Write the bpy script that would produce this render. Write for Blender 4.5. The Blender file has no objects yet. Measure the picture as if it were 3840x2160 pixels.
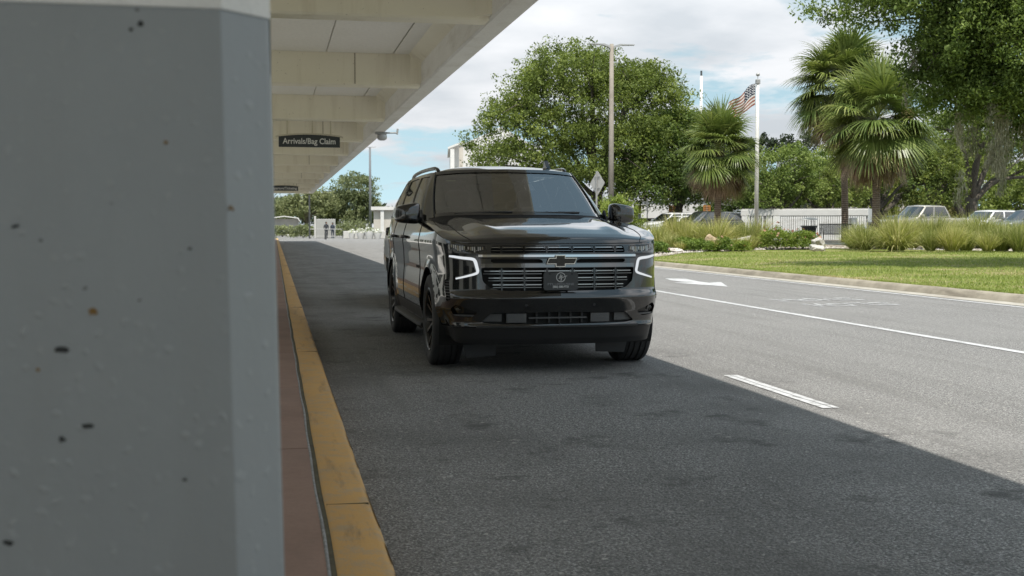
import bpy, math, random
import numpy as np
from mathutils import Vector, Matrix

# ------------------------------------------------------------------ camera, sky, sun, exposure
scene = bpy.context.scene
COL = scene.collection
random.seed(7)
rng = np.random.default_rng(11)
PI = math.pi
R = math.radians

CAM_H = 1.27
cam_data = bpy.data.cameras.new("camera")
cam = bpy.data.objects.new("camera", cam_data)
COL.objects.link(cam)
cam_data.sensor_width = 36.0
cam_data.lens = 41.98
cam_data.clip_start = 0.05
cam_data.clip_end = 2000.0
cam.location = (0, 0, CAM_H)
cam.rotation_euler = (R(90 - 2.944), 0, R(-11.2586))
cam_data.dof.use_dof = True
cam_data.dof.focus_distance = 10.5
cam_data.dof.aperture_fstop = 6.3
scene.camera = cam

SUN_DIR = Vector((0.045, 0.46, -1.0)).normalized()      # the way the light travels
SUN_ELEV = math.asin(-SUN_DIR.z)
sun_data = bpy.data.lights.new("sun", 'SUN')
sun_data.energy = 3.1
sun_data.angle = R(0.6)
sun_data.color = (1.0, 0.945, 0.865)
sun = bpy.data.objects.new("sun", sun_data)
COL.objects.link(sun)
sun.rotation_euler = SUN_DIR.to_track_quat('-Z', 'Y').to_euler()
sun.location = (0, 0, 30)

world = bpy.data.worlds.new("World")
scene.world = world
world.use_nodes = True
wn = world.node_tree
for n in list(wn.nodes):
    wn.nodes.remove(n)
def W(t, **k):
    n = wn.nodes.new(t)
    for a, b in k.items():
        setattr(n, a, b)
    return n
out = W('ShaderNodeOutputWorld'); bg = W('ShaderNodeBackground')
sky = W('ShaderNodeTexSky', sky_type='NISHITA', sun_disc=False)
sky.sun_elevation = SUN_ELEV
sky.sun_rotation = math.atan2(-SUN_DIR.x, -SUN_DIR.y)
sky.air_density = 1.0; sky.dust_density = 0.1; sky.ozone_density = 2.5
tc = W('ShaderNodeTexCoord'); sep = W('ShaderNodeSeparateXYZ')
wn.links.new(tc.outputs['Generated'], sep.inputs[0])
def M2(op, a, b=None, c=None):
    n = W('ShaderNodeMath', operation=op)
    for i, v in enumerate((a, b, c)):
        if v is None: continue
        if isinstance(v, (int, float)): n.inputs[i].default_value = v
        else: wn.links.new(v, n.inputs[i])
    return n.outputs[0]
# clouds on a flat layer: direction divided by its height
zz = M2('ADD', M2('MAXIMUM', sep.outputs[2], 0.0), 0.16)
px_ = M2('DIVIDE', sep.outputs[0], zz); py_ = M2('DIVIDE', sep.outputs[1], zz)
cmb = W('ShaderNodeCombineXYZ')
wn.links.new(px_, cmb.inputs[0]); wn.links.new(py_, cmb.inputs[1])
mp = W('ShaderNodeMapping'); mp.inputs['Location'].default_value = (3.1, 1.7, 0.3)
mp.inputs['Scale'].default_value = (0.9, 0.9, 1.0)
wn.links.new(cmb.outputs[0], mp.inputs[0])
nz = W('ShaderNodeTexNoise'); nz.inputs['Scale'].default_value = 1.5
nz.inputs['Detail'].default_value = 9.0; nz.inputs['Roughness'].default_value = 0.56
nz.inputs['Distortion'].default_value = 0.1
wn.links.new(mp.outputs[0], nz.inputs['Vector'])
ramp = W('ShaderNodeValToRGB')
ramp.color_ramp.elements[0].position = 0.44; ramp.color_ramp.elements[0].color = (0, 0, 0, 1)
ramp.color_ramp.elements[1].position = 0.515; ramp.color_ramp.elements[1].color = (1, 1, 1, 1)
wn.links.new(nz.outputs['Fac'], ramp.inputs[0])
nz2 = W('ShaderNodeTexNoise'); nz2.inputs['Scale'].default_value = 2.3
nz2.inputs['Detail'].default_value = 6.0; nz2.inputs['Roughness'].default_value = 0.5
wn.links.new(mp.outputs[0], nz2.inputs['Vector'])
ccol = W('ShaderNodeValToRGB')
ccol.color_ramp.elements[0].position = 0.36; ccol.color_ramp.elements[0].color = (0.70, 0.75, 0.80, 1)
ccol.color_ramp.elements[1].position = 0.62; ccol.color_ramp.elements[1].color = (0.98, 1.0, 1.03, 1)
wn.links.new(nz2.outputs['Fac'], ccol.inputs[0])
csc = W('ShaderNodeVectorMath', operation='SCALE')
# cloud brightness grows towards zenith, an overcast-sky gradient added to lift the shaded areas
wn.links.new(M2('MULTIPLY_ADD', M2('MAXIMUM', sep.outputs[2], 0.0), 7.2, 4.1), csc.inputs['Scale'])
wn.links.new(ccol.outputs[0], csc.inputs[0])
ssc = W('ShaderNodeVectorMath', operation='MULTIPLY'); ssc.inputs[1].default_value = (1.95, 1.66, 1.08)
up_ = W('ShaderNodeVectorMath', operation='ADD'); up_.inputs[1].default_value = (0, 0, 0.30)
wn.links.new(tc.outputs['Generated'], up_.inputs[0]); nrm_ = W('ShaderNodeVectorMath', operation='NORMALIZE'); wn.links.new(up_.outputs[0], nrm_.inputs[0]); wn.links.new(nrm_.outputs[0], sky.inputs['Vector'])
wn.links.new(sky.outputs[0], ssc.inputs[0])
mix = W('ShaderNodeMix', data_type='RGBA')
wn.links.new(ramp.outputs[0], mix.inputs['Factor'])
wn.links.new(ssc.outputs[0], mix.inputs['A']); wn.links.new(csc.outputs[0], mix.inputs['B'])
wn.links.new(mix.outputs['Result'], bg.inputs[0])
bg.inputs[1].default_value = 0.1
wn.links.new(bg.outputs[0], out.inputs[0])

vs = scene.view_settings
vs.view_transform = 'Standard'; vs.look = 'None'; vs.gamma = 1.0; vs.use_curve_mapping = False
vs.exposure = 0.95
scene.render.engine = 'CYCLES'
scene.cycles.max_bounces = 8
scene.cycles.transparent_max_bounces = 12
scene.cycles.sample_clamp_indirect = 6.0

# ------------------------------------------------------------------ helpers
MATS = {}
class NT:
    """small wrapper round a material's node tree"""
    def __init__(s, name):
        s.m = bpy.data.materials.new(name); s.m.use_nodes = True
        s.t = s.m.node_tree
        for n in list(s.t.nodes): s.t.nodes.remove(n)
        s.out = s.t.nodes.new('ShaderNodeOutputMaterial')
    def n(s, t, ins=None, **k):
        n = s.t.nodes.new(t)
        for a, b in k.items(): setattr(n, a, b)
        for a, b in (ins or {}).items():
            if isinstance(b, bpy.types.NodeSocket): s.t.links.new(b, n.inputs[a])
            else: n.inputs[a].default_value = b
        return n
    def link(s, a, b): s.t.links.new(a, b)
    def noise(s, scale, detail=4, rough=0.55, vec=None, dist=0.0):
        d = {'Scale': scale, 'Detail': detail, 'Roughness': rough, 'Distortion': dist}
        if vec is not None: d['Vector'] = vec
        return s.n('ShaderNodeTexNoise', d).outputs['Fac']
    def ramp(s, fac, stops):
        n = s.n('ShaderNodeValToRGB', {'Fac': fac})
        e = n.color_ramp.elements
        while len(e) < len(stops): e.new(0.5)
        for i, (p, c) in enumerate(stops):
            e[i].position = p
            e[i].color = (c, c, c, 1) if isinstance(c, (int, float)) else (*c, 1)
        return n.outputs[0]
    def mixc(s, f, a, b, blend='MIX'):
        n = s.n('ShaderNodeMix', data_type='RGBA', blend_type=blend)
        for k, v in (('Factor', f), ('A', a), ('B', b)):
            if isinstance(v, bpy.types.NodeSocket): s.link(v, n.inputs[k])
            elif isinstance(v, (int, float)): n.inputs[k].default_value = v if k == 'Factor' else (v, v, v, 1)
            else: n.inputs[k].default_value = (*v, 1)
        return n.outputs['Result']
    def math(s, op, a, b=0.0):
        n = s.n('ShaderNodeMath', operation=op)
        for i, v in enumerate((a, b)):
            if isinstance(v, bpy.types.NodeSocket): s.link(v, n.inputs[i])
            else: n.inputs[i].default_value = v
        return n.outputs[0]
    def bump(s, h, strength, dist, normal=None):
        d = {'Height': h, 'Strength': strength, 'Distance': dist}
        if normal is not None: d['Normal'] = normal
        return s.n('ShaderNodeBump', d).outputs[0]
    def pos(s): return s.n('ShaderNodeNewGeometry').outputs['Position']
    def obj(s): return s.n('ShaderNodeTexCoord').outputs['Object']
    def scaled(s, vec, sc):
        return s.n('ShaderNodeMapping', {'Vector': vec, 'Scale': sc}).outputs[0]
    def bsdf(s, col, rough=0.6, normal=None, **k):
        b = s.n('ShaderNodeBsdfPrincipled')
        if isinstance(col, bpy.types.NodeSocket): s.link(col, b.inputs['Base Color'])
        else: b.inputs['Base Color'].default_value = (*col, 1)
        if isinstance(rough, bpy.types.NodeSocket): s.link(rough, b.inputs['Roughness'])
        else: b.inputs['Roughness'].default_value = rough
        if normal is not None: s.link(normal, b.inputs['Normal'])
        for a, v in k.items():
            b.inputs[a.replace('_', ' ')].default_value = v
        s.link(b.outputs[0], s.out.inputs[0])
        return b

def simple(name, col, rough=0.6, var=0.0, scale=6.0, bump=0.0, **k):
    """one colour with a little tonal variation and fine relief"""
    if name in MATS: return MATS[name]
    t = NT(name); c = col; nrm = None
    if var or bump:
        f = t.noise(scale, 5, 0.6, t.obj())
        if var:
            c = t.mixc(f, tuple(v * (1 - var) for v in col), tuple(min(1, v * (1 + var)) for v in col))
        if bump: nrm = t.bump(f, 0.5, bump)
    t.bsdf(c, rough, nrm, **k)
    MATS[name] = t.m
    return t.m

def mesh_from(name, verts, faces, smooth=False, sharp=None):
    me = bpy.data.meshes.new(name)
    me.from_pydata([tuple(map(float, v)) for v in verts], [], [tuple(int(i) for i in f) for f in faces])
    if smooth:
        me.polygons.foreach_set('use_smooth', [True] * len(me.polygons))
        if sharp is not None: me.set_sharp_from_angle(angle=R(sharp))
    me.update()
    return me

def link(name, me, mat=None, parent=None, loc=(0, 0, 0), rot=(0, 0, 0), scale=(1, 1, 1)):
    o = bpy.data.objects.new(name, me)
    COL.objects.link(o)
    if mat is not None and me is not None and len(me.materials) == 0: me.materials.append(mat)
    o.location = loc; o.rotation_euler = rot; o.scale = scale
    if parent is not None: o.parent = parent
    return o

def empty(name, loc=(0, 0, 0), rz=0.0, scale=1.0):
    o = bpy.data.objects.new(name, None)
    COL.objects.link(o); o.empty_display_size = 0.2
    o.location = loc; o.rotation_euler = (0, 0, rz); o.scale = (scale,) * 3
    return o

def tag(o, label, cat, group=None, kind=None):
    o['label'] = label; o['category'] = cat
    if group: o['group'] = group
    if kind: o['kind'] = kind
    return o

def struct(name, me, mat, label=None):
    o = link(name, me, mat); o['kind'] = 'structure'
    if label: o['label'] = label
    return o

class MB:
    """collects simple shapes into one mesh"""
    def __init__(s): s.v = []; s.f = []; s.mi = []
    def add(s, v, f, mi=0):
        b = len(s.v); s.v += [tuple(p) for p in v]
        s.f += [tuple(b + i for i in q) for q in f]; s.mi += [mi] * len(f)
        return s
    def box(s, x0, x1, y0, y1, z0, z1, mi=0):
        v = [(x, y, z) for z in (z0, z1) for y in (y0, y1) for x in (x0, x1)]
        return s.add(v, [(0, 2, 3, 1), (4, 5, 7, 6), (0, 1, 5, 4), (2, 6, 7, 3), (0, 4, 6, 2), (1, 3, 7, 5)], mi)
    def bbox(s, x0, x1, y0, y1, z0, z1, b=0.01, mi=0):
        """box with chamfered vertical and horizontal edges"""
        xs = [(x0, 0), (x1, 1)]
        c = ((x0 + x1) / 2, (y0 + y1) / 2, (z0 + z1) / 2); h = ((x1 - x0) / 2, (y1 - y0) / 2, (z1 - z0) / 2)
        b = min(b, *(0.49 * q for q in h))
        v = []; idx = {}
        for sx in (-1, 1):
            for sy in (-1, 1):
                for sz in (-1, 1):
                    for ax in range(3):
                        p = [c[0] + sx * (h[0] - b), c[1] + sy * (h[1] - b), c[2] + sz * (h[2] - b)]
                        p[ax] += (sx, sy, sz)[ax] * b
                        idx[(sx, sy, sz, ax)] = len(v); v.append(p)
        f = []
        for ax in range(3):
            o1, o2 = [k for k in range(3) if k != ax]
            for sg in (-1, 1):
                q = []
                for a, bb in ((-1, -1), (1, -1), (1, 1), (-1, 1)):
                    k = [0, 0, 0]; k[ax] = sg; k[o1] = a; k[o2] = bb
                    q.append(idx[(*k, ax)])
                f.append(q)
        for ax in range(3):
            o1, o2 = [k for k in range(3) if k != ax]
            for a in (-1, 1):
                for bb in (-1, 1):
                    k0 = [0, 0, 0]; k0[ax] = -1; k0[o1] = a; k0[o2] = bb
                    k1 = list(k0); k1[ax] = 1
                    f.append([idx[(*k0, o1)], idx[(*k1, o1)], idx[(*k1, o2)], idx[(*k0, o2)]])
        for sx in (-1, 1):
            for sy in (-1, 1):
                for sz in (-1, 1):
                    f.append([idx[(sx, sy, sz, 0)], idx[(sx, sy, sz, 1)], idx[(sx, sy, sz, 2)]])
        cc = np.array(c); V = np.array(v); g = []
        for q in f:
            P = V[q]; n = np.cross(P[1] - P[0], P[2] - P[0])
            g.append(q if n @ (P.mean(0) - cc) > 0 else q[::-1])
        return s.add(v, g, mi)
    def tube(s, pts, rad, n=8, cap=True, mi=0):
        pts = [Vector(p) for p in pts]
        rads = [rad] * len(pts) if isinstance(rad, (int, float)) else rad
        rings = []; up = Vector((0, 0, 1))
        prev = None
        for i, p in enumerate(pts):
            d = (pts[min(i + 1, len(pts) - 1)] - pts[max(i - 1, 0)])
            d = d.normalized() if d.length > 1e-9 else Vector((0, 0, 1))
            if prev is None:
                a = d.orthogonal().normalized()
            else:
                a = (prev - d * prev.dot(d))
                a = a.normalized() if a.length > 1e-6 else d.orthogonal().normalized()
            prev = a; b = d.cross(a)
            rings.append([p + (a * math.cos(2 * PI * k / n) + b * math.sin(2 * PI * k / n)) * rads[i] for k in range(n)])
        v = [q for r in rings for q in r]; f = []
        for i in range(len(pts) - 1):
            for k in range(n):
                k2 = (k + 1) % n
                f.append((i * n + k, i * n + k2, (i + 1) * n + k2, (i + 1) * n + k))
        if cap:
            f.append(tuple(range(n - 1, -1, -1))); f.append(tuple((len(pts) - 1) * n + k for k in range(n)))
        return s.add(v, f, mi)
    def lathe(s, prof, n=32, axis='z', origin=(0, 0, 0), mi=0, closed=False):
        """prof: list of (radius, along)"""
        v = []
        for r, h in prof:
            for k in range(n):
                a = 2 * PI * k / n; c, d = r * math.cos(a), r * math.sin(a)
                p = (c, d, h) if axis == 'z' else ((h, c, d) if axis == 'x' else (d, h, c))
                v.append((p[0] + origin[0], p[1] + origin[1], p[2] + origin[2]))
        f = []; m = len(prof)
        for i in range(m if closed else m - 1):
            j = (i + 1) % m
            for k in range(n):
                k2 = (k + 1) % n
                f.append((i * n + k, i * n + k2, j * n + k2, j * n + k))
        return s.add(v, f, mi)
    def prism(s, poly, y0, y1, mi=0, axis='y'):
        """extrude a polygon given in (x,z) along y (or (y,z) along x, (x,y) along z)"""
        def P(a, b, c): return {'y': (a, c, b), 'x': (c, a, b), 'z': (a, b, c)}[axis]
        n = len(poly)
        v = [P(a, b, y0) for a, b in poly] + [P(a, b, y1) for a, b in poly]
        f = [tuple(range(n)), tuple(range(2 * n - 1, n - 1, -1))]
        f += [(i, n + i, n + (i + 1) % n, (i + 1) % n) for i in range(n)]
        return s.add(v, f, mi)
    def super(s, c, r, e=0.5, nu=20, nv=12, mi=0, taper=None):
        """superellipsoid: a rounded box"""
        def sp(w, m): return math.copysign(abs(w) ** m, w)
        v = []
        for j in range(nv + 1):
            b = -PI / 2 + PI * j / nv
            for i in range(nu):
                a = 2 * PI * i / nu
                p = [r[0] * sp(math.cos(b), e) * sp(math.cos(a), e), r[1] * sp(math.cos(b), e) * sp(math.sin(a), e), r[2] * sp(math.sin(b), e)]
                if taper: p = taper(p)
                v.append((c[0] + p[0], c[1] + p[1], c[2] + p[2]))
        f = [(j * nu + i, j * nu + (i + 1) % nu, (j + 1) * nu + (i + 1) % nu, (j + 1) * nu + i) for j in range(nv) for i in range(nu)]
        return s.add(v, f, mi)
    def mesh(s, name, smooth=False, sharp=None, mats=None):
        me = mesh_from(name, s.v, s.f, smooth, sharp)
        if mats:
            for m in mats: me.materials.append(m)
            me.polygons.foreach_set('material_index', s.mi)
        return me
    def build(s, name, mat, parent=None, smooth=False, sharp=None, **k):
        mats = mat if isinstance(mat, (list, tuple)) else None
        me = s.mesh(name, smooth, sharp, mats)
        return link(name, me, None if mats else mat, parent, **k)

def np_mesh(name, verts, nper, tint=None, smooth=False):
    """mesh of many separate faces, each with nper corners, from one vertex array"""
    verts = np.asarray(verts, dtype=np.float32).reshape(-1, 3)
    nv = len(verts); nf = nv // nper
    me = bpy.data.meshes.new(name)
    me.vertices.add(nv); me.vertices.foreach_set('co', verts.ravel())
    me.loops.add(nv); me.loops.foreach_set('vertex_index', np.arange(nv, dtype=np.int32))
    me.polygons.add(nf)
    me.polygons.foreach_set('loop_start', np.arange(0, nv, nper, dtype=np.int32))
    me.polygons.foreach_set('loop_total', np.full(nf, nper, dtype=np.int32))
    if smooth: me.polygons.foreach_set('use_smooth', np.ones(nf, dtype=bool))
    if tint is not None:
        a = me.attributes.new('tint', 'FLOAT', 'POINT')
        a.data.foreach_set('value', np.repeat(np.asarray(tint, dtype=np.float32), nper))
    me.update(calc_edges=True)
    return me

def catmull(P, per):
    P = np.asarray(P, float); n = len(P); o = []
    for i in range(n - 1):
        p0 = P[i - 1] if i else 2 * P[0] - P[1]
        p1, p2 = P[i], P[i + 1]
        p3 = P[i + 2] if i + 2 < n else 2 * P[-1] - P[-2]
        for k in range(per):
            t = k / per
            o.append(0.5 * ((2 * p1) + (-p0 + p2) * t + (2 * p0 - 5 * p1 + 4 * p2 - p3) * t * t + (-p0 + 3 * p1 - 3 * p2 + p3) * t ** 3))
    o.append(P[-1])
    return np.array(o)

def ss(a, b, x):
    t = np.clip((np.asarray(x, float) - a) / (b - a), 0, 1)
    return t * t * (3 - 2 * t)

def text_mesh(name, body, size, align='CENTER', extrude=0.002, sx=1.0, bold=0.0):
    cu = bpy.data.curves.new(name, 'FONT')
    cu.body = body; cu.size = size; cu.align_x = align; cu.align_y = 'CENTER'
    cu.extrude = extrude; cu.offset = bold; cu.resolution_u = 3
    o = bpy.data.objects.new(name, cu); COL.objects.link(o)
    dg = bpy.context.evaluated_depsgraph_get()
    me = bpy.data.meshes.new_from_object(o.evaluated_get(dg))
    bpy.data.objects.remove(o); bpy.data.curves.remove(cu)
    if sx != 1.0:
        for v in me.vertices: v.co.x *= sx
    me.name = name
    return me
# ------------------------------------------------------------------ surface materials
def asphalt_mat():
    t = NT('asphalt'); p = t.pos()
    fine = t.noise(78.0, 2, 0.7, p); mid = t.noise(34.0, 2, 0.65, p)
    big = t.noise(0.55, 4, 0.6, t.scaled(p, (1.0, 0.4, 1.0)))
    coarse = t.noise(26.0, 3, 0.7, p)
    c = t.ramp(fine, [(0.34, (0.044, 0.044, 0.043)), (0.45, (0.132, 0.130, 0.126)), (0.55, (0.220, 0.217, 0.210)), (0.66, (0.496, 0.488, 0.472))])
    c = t.mixc(t.ramp(coarse, [(0.38, 0.60), (0.48, 0.0)]), c, (0.080, 0.080, 0.079))
    c = t.mixc(t.ramp(coarse, [(0.53, 0.0), (0.66, 0.55)]), c, (0.336, 0.331, 0.320))
    c = t.mixc(t.ramp(big, [(0.36, 0.0), (0.68, 0.35)]), c, (0.240, 0.237, 0.229))
    # wheel paths, oil drips and scuffs
    streak = t.noise(1.5, 4, 0.6, t.scaled(p, (1.8, 0.10, 1.0)))
    c = t.mixc(t.ramp(streak, [(0.50, 0.0), (0.68, 0.40)]), c, (0.124, 0.121, 0.115))
    # the kerb lane, where cars stand and drip, is stained; the running lanes are cleaner
    lane = t.ramp(t.math('MULTIPLY', t.n('ShaderNodeSeparateXYZ', {'Vector': p}).outputs[0], 0.1), [(0.34, 1.0), (0.46, 0.15)])
    blot = t.noise(1.9, 5, 0.66, p)
    c = t.mixc(t.math('MULTIPLY', lane, t.ramp(blot, [(0.56, 0.0), (0.67, 0.80)])), c, (0.071, 0.070, 0.067))
    soft = t.noise(0.8, 3, 0.5, p)
    c = t.mixc(t.math('MULTIPLY', lane, t.ramp(soft, [(0.46, 0.0), (0.68, 0.50)])), c, (0.088, 0.086, 0.083))
    vor = t.n('ShaderNodeTexVoronoi', {'Scale': 48.0, 'Vector': p})
    c = t.mixc(t.ramp(vor.outputs['Color'], [(0.90, 0.0), (0.95, 0.55)]), c, (0.475, 0.454, 0.415))
    t.bsdf(c, 0.85, t.bump(t.math('ADD', fine, t.math('MULTIPLY', mid, 1.3)), 1.0, 0.009), Specular_IOR_Level=0.3)
    return t.m

def concrete_mat(name, a, b, scale=3.0, bump=0.004, rough=0.85, stain=None):
    t = NT(name); p = t.pos()
    f = t.noise(scale, 6, 0.62, p); g = t.noise(scale * 25, 3, 0.6, p)
    c = t.mixc(t.ramp(f, [(0.3, 0.0), (0.7, 1.0)]), a, b)
    c = t.mixc(t.ramp(g, [(0.35, 0.12), (0.6, 0.0)]), c, tuple(v * 0.5 for v in a))
    if stain:
        st = t.noise(1.3, 6, 0.65, t.scaled(p, (1, 0.6, 3)))
        c = t.mixc(t.ramp(st, [(0.5, 0.0), (0.72, 0.75)]), c, stain)
    t.bsdf(c, rough, t.bump(t.math('ADD', f, t.math('MULTIPLY', g, 0.5)), 0.5, bump))
    return t.m

def paint_mat(name, col, worn, thr=0.62, scuff=False):
    t = NT(name); p = t.pos()
    f = t.noise(9.0, 6, 0.7, p); g = t.noise(90.0, 3, 0.7, p)
    w = t.math('ADD', t.math('MULTIPLY', f, 0.65), t.math('MULTIPLY', g, 0.35))
    c = t.mixc(t.ramp(w, [(thr - 0.05, 0.0), (thr + 0.03, 1.0)]), col, worn)
    c = t.mixc(t.ramp(t.noise(1.7, 4, 0.6, p), [(0.35, 0.0), (0.75, 0.30)]), c, tuple(v * 0.6 for v in col))
    if scuff:
        sk = t.noise(1.0, 5, 0.7, t.scaled(p, (9.0, 1.1, 9.0)))
        c = t.mixc(t.ramp(sk, [(0.56, 0.0), (0.70, 0.6)]), c, tuple(v * 0.35 for v in worn))
        gr_ = t.noise(3.0, 6, 0.7, p)
        c = t.mixc(t.ramp(gr_, [(0.55, 0.0), (0.72, 0.45)]), c, (0.30, 0.25, 0.17))
    t.bsdf(c, 0.7, t.bump(g, 0.4, 0.003))
    return t.m

M_ASPH = asphalt_mat()
M_WHITE_PAINT = paint_mat('white_road_paint', (0.50, 0.505, 0.51), (0.24, 0.238, 0.232), 0.555)
M_YELLOW = paint_mat('yellow_kerb_paint', (0.54, 0.315, 0.10), (0.42, 0.30, 0.17), 0.54, True)
M_KERB = concrete_mat('weathered_kerb_concrete', (0.22, 0.195, 0.15), (0.34, 0.305, 0.24), 2.2, 0.006, stain=(0.09, 0.075, 0.055))
M_REDCON = concrete_mat('red_stained_concrete', (0.20, 0.125, 0.095), (0.275, 0.182, 0.142), 2.0, 0.003, stain=(0.18, 0.12, 0.095))
M_MOSSJOINT = concrete_mat('mossy_joint', (0.06, 0.054, 0.03), (0.12, 0.11, 0.07), 12, 0.01)
M_CAULK = concrete_mat('grey_joint_filler', (0.16, 0.16, 0.16), (0.34, 0.34, 0.34), 25, 0.006)
M_CON = concrete_mat('light_concrete', (0.42, 0.41, 0.39), (0.55, 0.54, 0.51), 1.2, 0.004)

def lawn_mat():
    t = NT('lawn_turf'); p = t.pos()
    big = t.noise(0.30, 5, 0.6, p); mid = t.noise(2.6, 4, 0.6, p); fine = t.noise(45.0, 3, 0.7, p)
    c = t.ramp(fine, [(0.25, (0.075, 0.105, 0.022)), (0.55, (0.17, 0.205, 0.045)), (0.8, (0.29, 0.31, 0.10))])
    c = t.mixc(t.ramp(mid, [(0.35, 0.0), (0.75, 0.35)]), c, (0.24, 0.25, 0.075))
    dry = t.noise(0.55, 6, 0.62, t.scaled(p, (0.6, 1.3, 1.0)))
    c = t.mixc(t.ramp(dry, [(0.50, 0.0), (0.64, 0.75)]), c, (0.36, 0.29, 0.17))
    c = t.mixc(t.ramp(big, [(0.3, 0.25), (0.6, 0.0)]), c, (0.06, 0.10, 0.02))
    t.bsdf(c, 0.9, t.bump(fine, 0.9, 0.03), Specular_IOR_Level=0.2)
    return t.m
M_LAWN = lawn_mat()
def bed_mat():
    t = NT('gravel_and_mulch'); p = t.pos()
    v = t.n('ShaderNodeTexVoronoi', {'Scale': 14.0, 'Vector': p})
    c = t.ramp(v.outputs['Color'], [(0.0, (0.10, 0.075, 0.05)), (0.4, (0.28, 0.24, 0.19)), (0.75, (0.42, 0.38, 0.33)), (1.0, (0.55, 0.52, 0.48))])
    c = t.mixc(t.ramp(t.noise(1.1, 4, 0.6, p), [(0.4, 0.0), (0.65, 0.8)]), c, (0.12, 0.085, 0.055))
    t.bsdf(c, 0.95, t.bump(v.outputs['Distance'], 0.9, 0.05))
    return t.m
M_BED = bed_mat()
M_GROUND = concrete_mat('far_ground', (0.10, 0.12, 0.05), (0.19, 0.19, 0.11), 0.2, 0.02)

def hz(x, y):
    """height of the planted side of the road"""
    m = ss(12.1, 15.0, x)
    return 0.125 + (0.16 * ss(22, 42, y) + 0.20 * ss(42, 57, y)) * m

# ------------------------------------------------------------------ the ground
def sheet(x0, x1, y0, y1, z, nx=1, ny=1, zf=None):
    xs = np.linspace(x0, x1, nx + 1); ys = np.linspace(y0, y1, ny + 1)
    v = [(x, y, z if zf is None else float(zf(x, y))) for y in ys for x in xs]
    f = [(j * (nx + 1) + i, j * (nx + 1) + i + 1, (j + 1) * (nx + 1) + i + 1, (j + 1) * (nx + 1) + i) for j in range(ny) for i in range(nx)]
    return mesh_from('sheet', v, f, smooth=zf is not None)

struct('ground', sheet(-700, 900, -300, 1500, -0.06), M_GROUND, 'flat grassy ground running out to the horizon')
road = struct('road', sheet(0.36, 12.25, -60, 152, 0.0, 4, 60), M_ASPH, 'grey asphalt airport road with painted lanes')
struct('forecourt', MB().box(-40, 0.15, -60, -4.7 - 1.2, -0.04, 0.128).mesh('forecourt'), M_CON, 'pale concrete forecourt added unseen behind the camera to bounce light')  # unseen pale ground, added to throw light up under the canopy
struct('cross_road', sheet(-60, 90, 152, 172, -0.004), M_ASPH, 'asphalt road crossing at the far end')
struct('lawn', sheet(12.22, 95, 4, 61, 0, 84, 60, hz), M_LAWN, 'sunlit mown lawn with dry patches beside the road')
struct('parking_lot', sheet(12.3, 140, 61, 152, 0.47), concrete_mat('car_park_asphalt', (0.12, 0.12, 0.118), (0.18, 0.18, 0.175), 1.0), 'asphalt car park behind the planting')
def yk(x):   # front line of the planting bed
    return np.interp(x, [12.6, 14, 18, 24, 29, 40, 60], [40.5, 41.2, 45.0, 47.0, 42.3, 38.0, 34.0])
bv = []; bf = []
bx = np.linspace(12.6, 60, 70)
for i, x in enumerate(bx):
    y0 = yk(x) + 0.25 * math.sin(x * 1.7)
    for k in range(13):
        y = y0 + (60.8 - y0) * k / 12
        bv.append((x, y, float(hz(x, y)) + 0.012 + 0.05 * ss(0, 2, k)))
for i in range(len(bx) - 1):
    for k in range(12):
        a = i * 13 + k; bf.append((a, a + 13, a + 14, a + 1))
struct('planting_bed', mesh_from('planting_bed', bv, bf, True), M_BED, 'stony mulched planting bed behind the lawn')
# concrete pad under the litter bin and bench
pad = MB().box(23.2, 28.2, 50.2, 56.0, 0.30, 0.50)
struct('concrete_pad', pad.mesh('concrete_pad'), M_CON, 'pale concrete pad under bin and bench')

# kerbs
def sweep(profile, y0, y1, n, wob=0.0, bend=None):
    """profile (x,z) swept along y"""
    ys = np.linspace(y0, y1, n + 1); m = len(profile); v = []
    for j, y in enumerate(ys):
        w = wob * (math.sin(y * 1.9) + math.sin(y * 4.3 + 1))
        bx_ = bend(y) if bend else 0.0
        for x, z in profile: v.append((x + w + bx_, y, z + w * 0.3))
    f = [(j * m + i, (j + 1) * m + i, (j + 1) * m + i + 1, j * m + i + 1) for j in range(n) for i in range(m - 1)]
    return v, f
v, f = sweep([(0.398, -0.02), (0.392, 0.085), (0.386, 0.112), (0.374, 0.124), (0.355, 0.129), (0.205, 0.132), (0.193, 0.125), (0.192, 0.05)], -6, 118, 420, 0.0012)
kerb = struct('kerb', mesh_from('kerb', v, f, True, 50), M_YELLOW, 'yellow painted kerb along the terminal pavement')
# chipped front arris, bare concrete showing
M_CHIP = concrete_mat('bare_arris', (0.40, 0.37, 0.31), (0.55, 0.53, 0.48), 18, 0.006)
cv = []; cf = []
y_ = -4.0
while y_ < 60:
    ln = random.uniform(0.15, 1.1); m_ = 6
    b0 = len(cv)
    for k in range(m_ + 1):
        w_ = 0.0065 * math.sin(PI * k / m_) ** .5 * random.uniform(.6, 1.5) + .0008
        yy = y_ + ln * k / m_
        cv += [(0.3895 + .0012, yy, 0.108 - w_), (0.3885 - w_ * .5, yy, 0.1215 + w_ * .2)]
    cf += [(b0 + 2 * k, b0 + 2 * k + 2, b0 + 2 * k + 3, b0 + 2 * k + 1) for k in range(m_)]
    y_ += ln + random.uniform(0.02, 0.5)
ar_ = link('chipped_edge', mesh_from('chipped_edge', cv, cf), M_CHIP, kerb); ar_['kind'] = 'stuff'
for k in range(20):
    yj = -1.2 + 6.1 * k
    MB().box(0.200, 0.372, yj - .0025, yj + .0025, 0.09, 0.1325).build('kerb_joint', M_MOSSJOINT, kerb)
v, f = sweep([(0.194, 0.123), (0.170, 0.123)], -6, 118, 300, 0.003)
link('joint', mesh_from('joint', v, f), M_MOSSJOINT, kerb)
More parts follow.
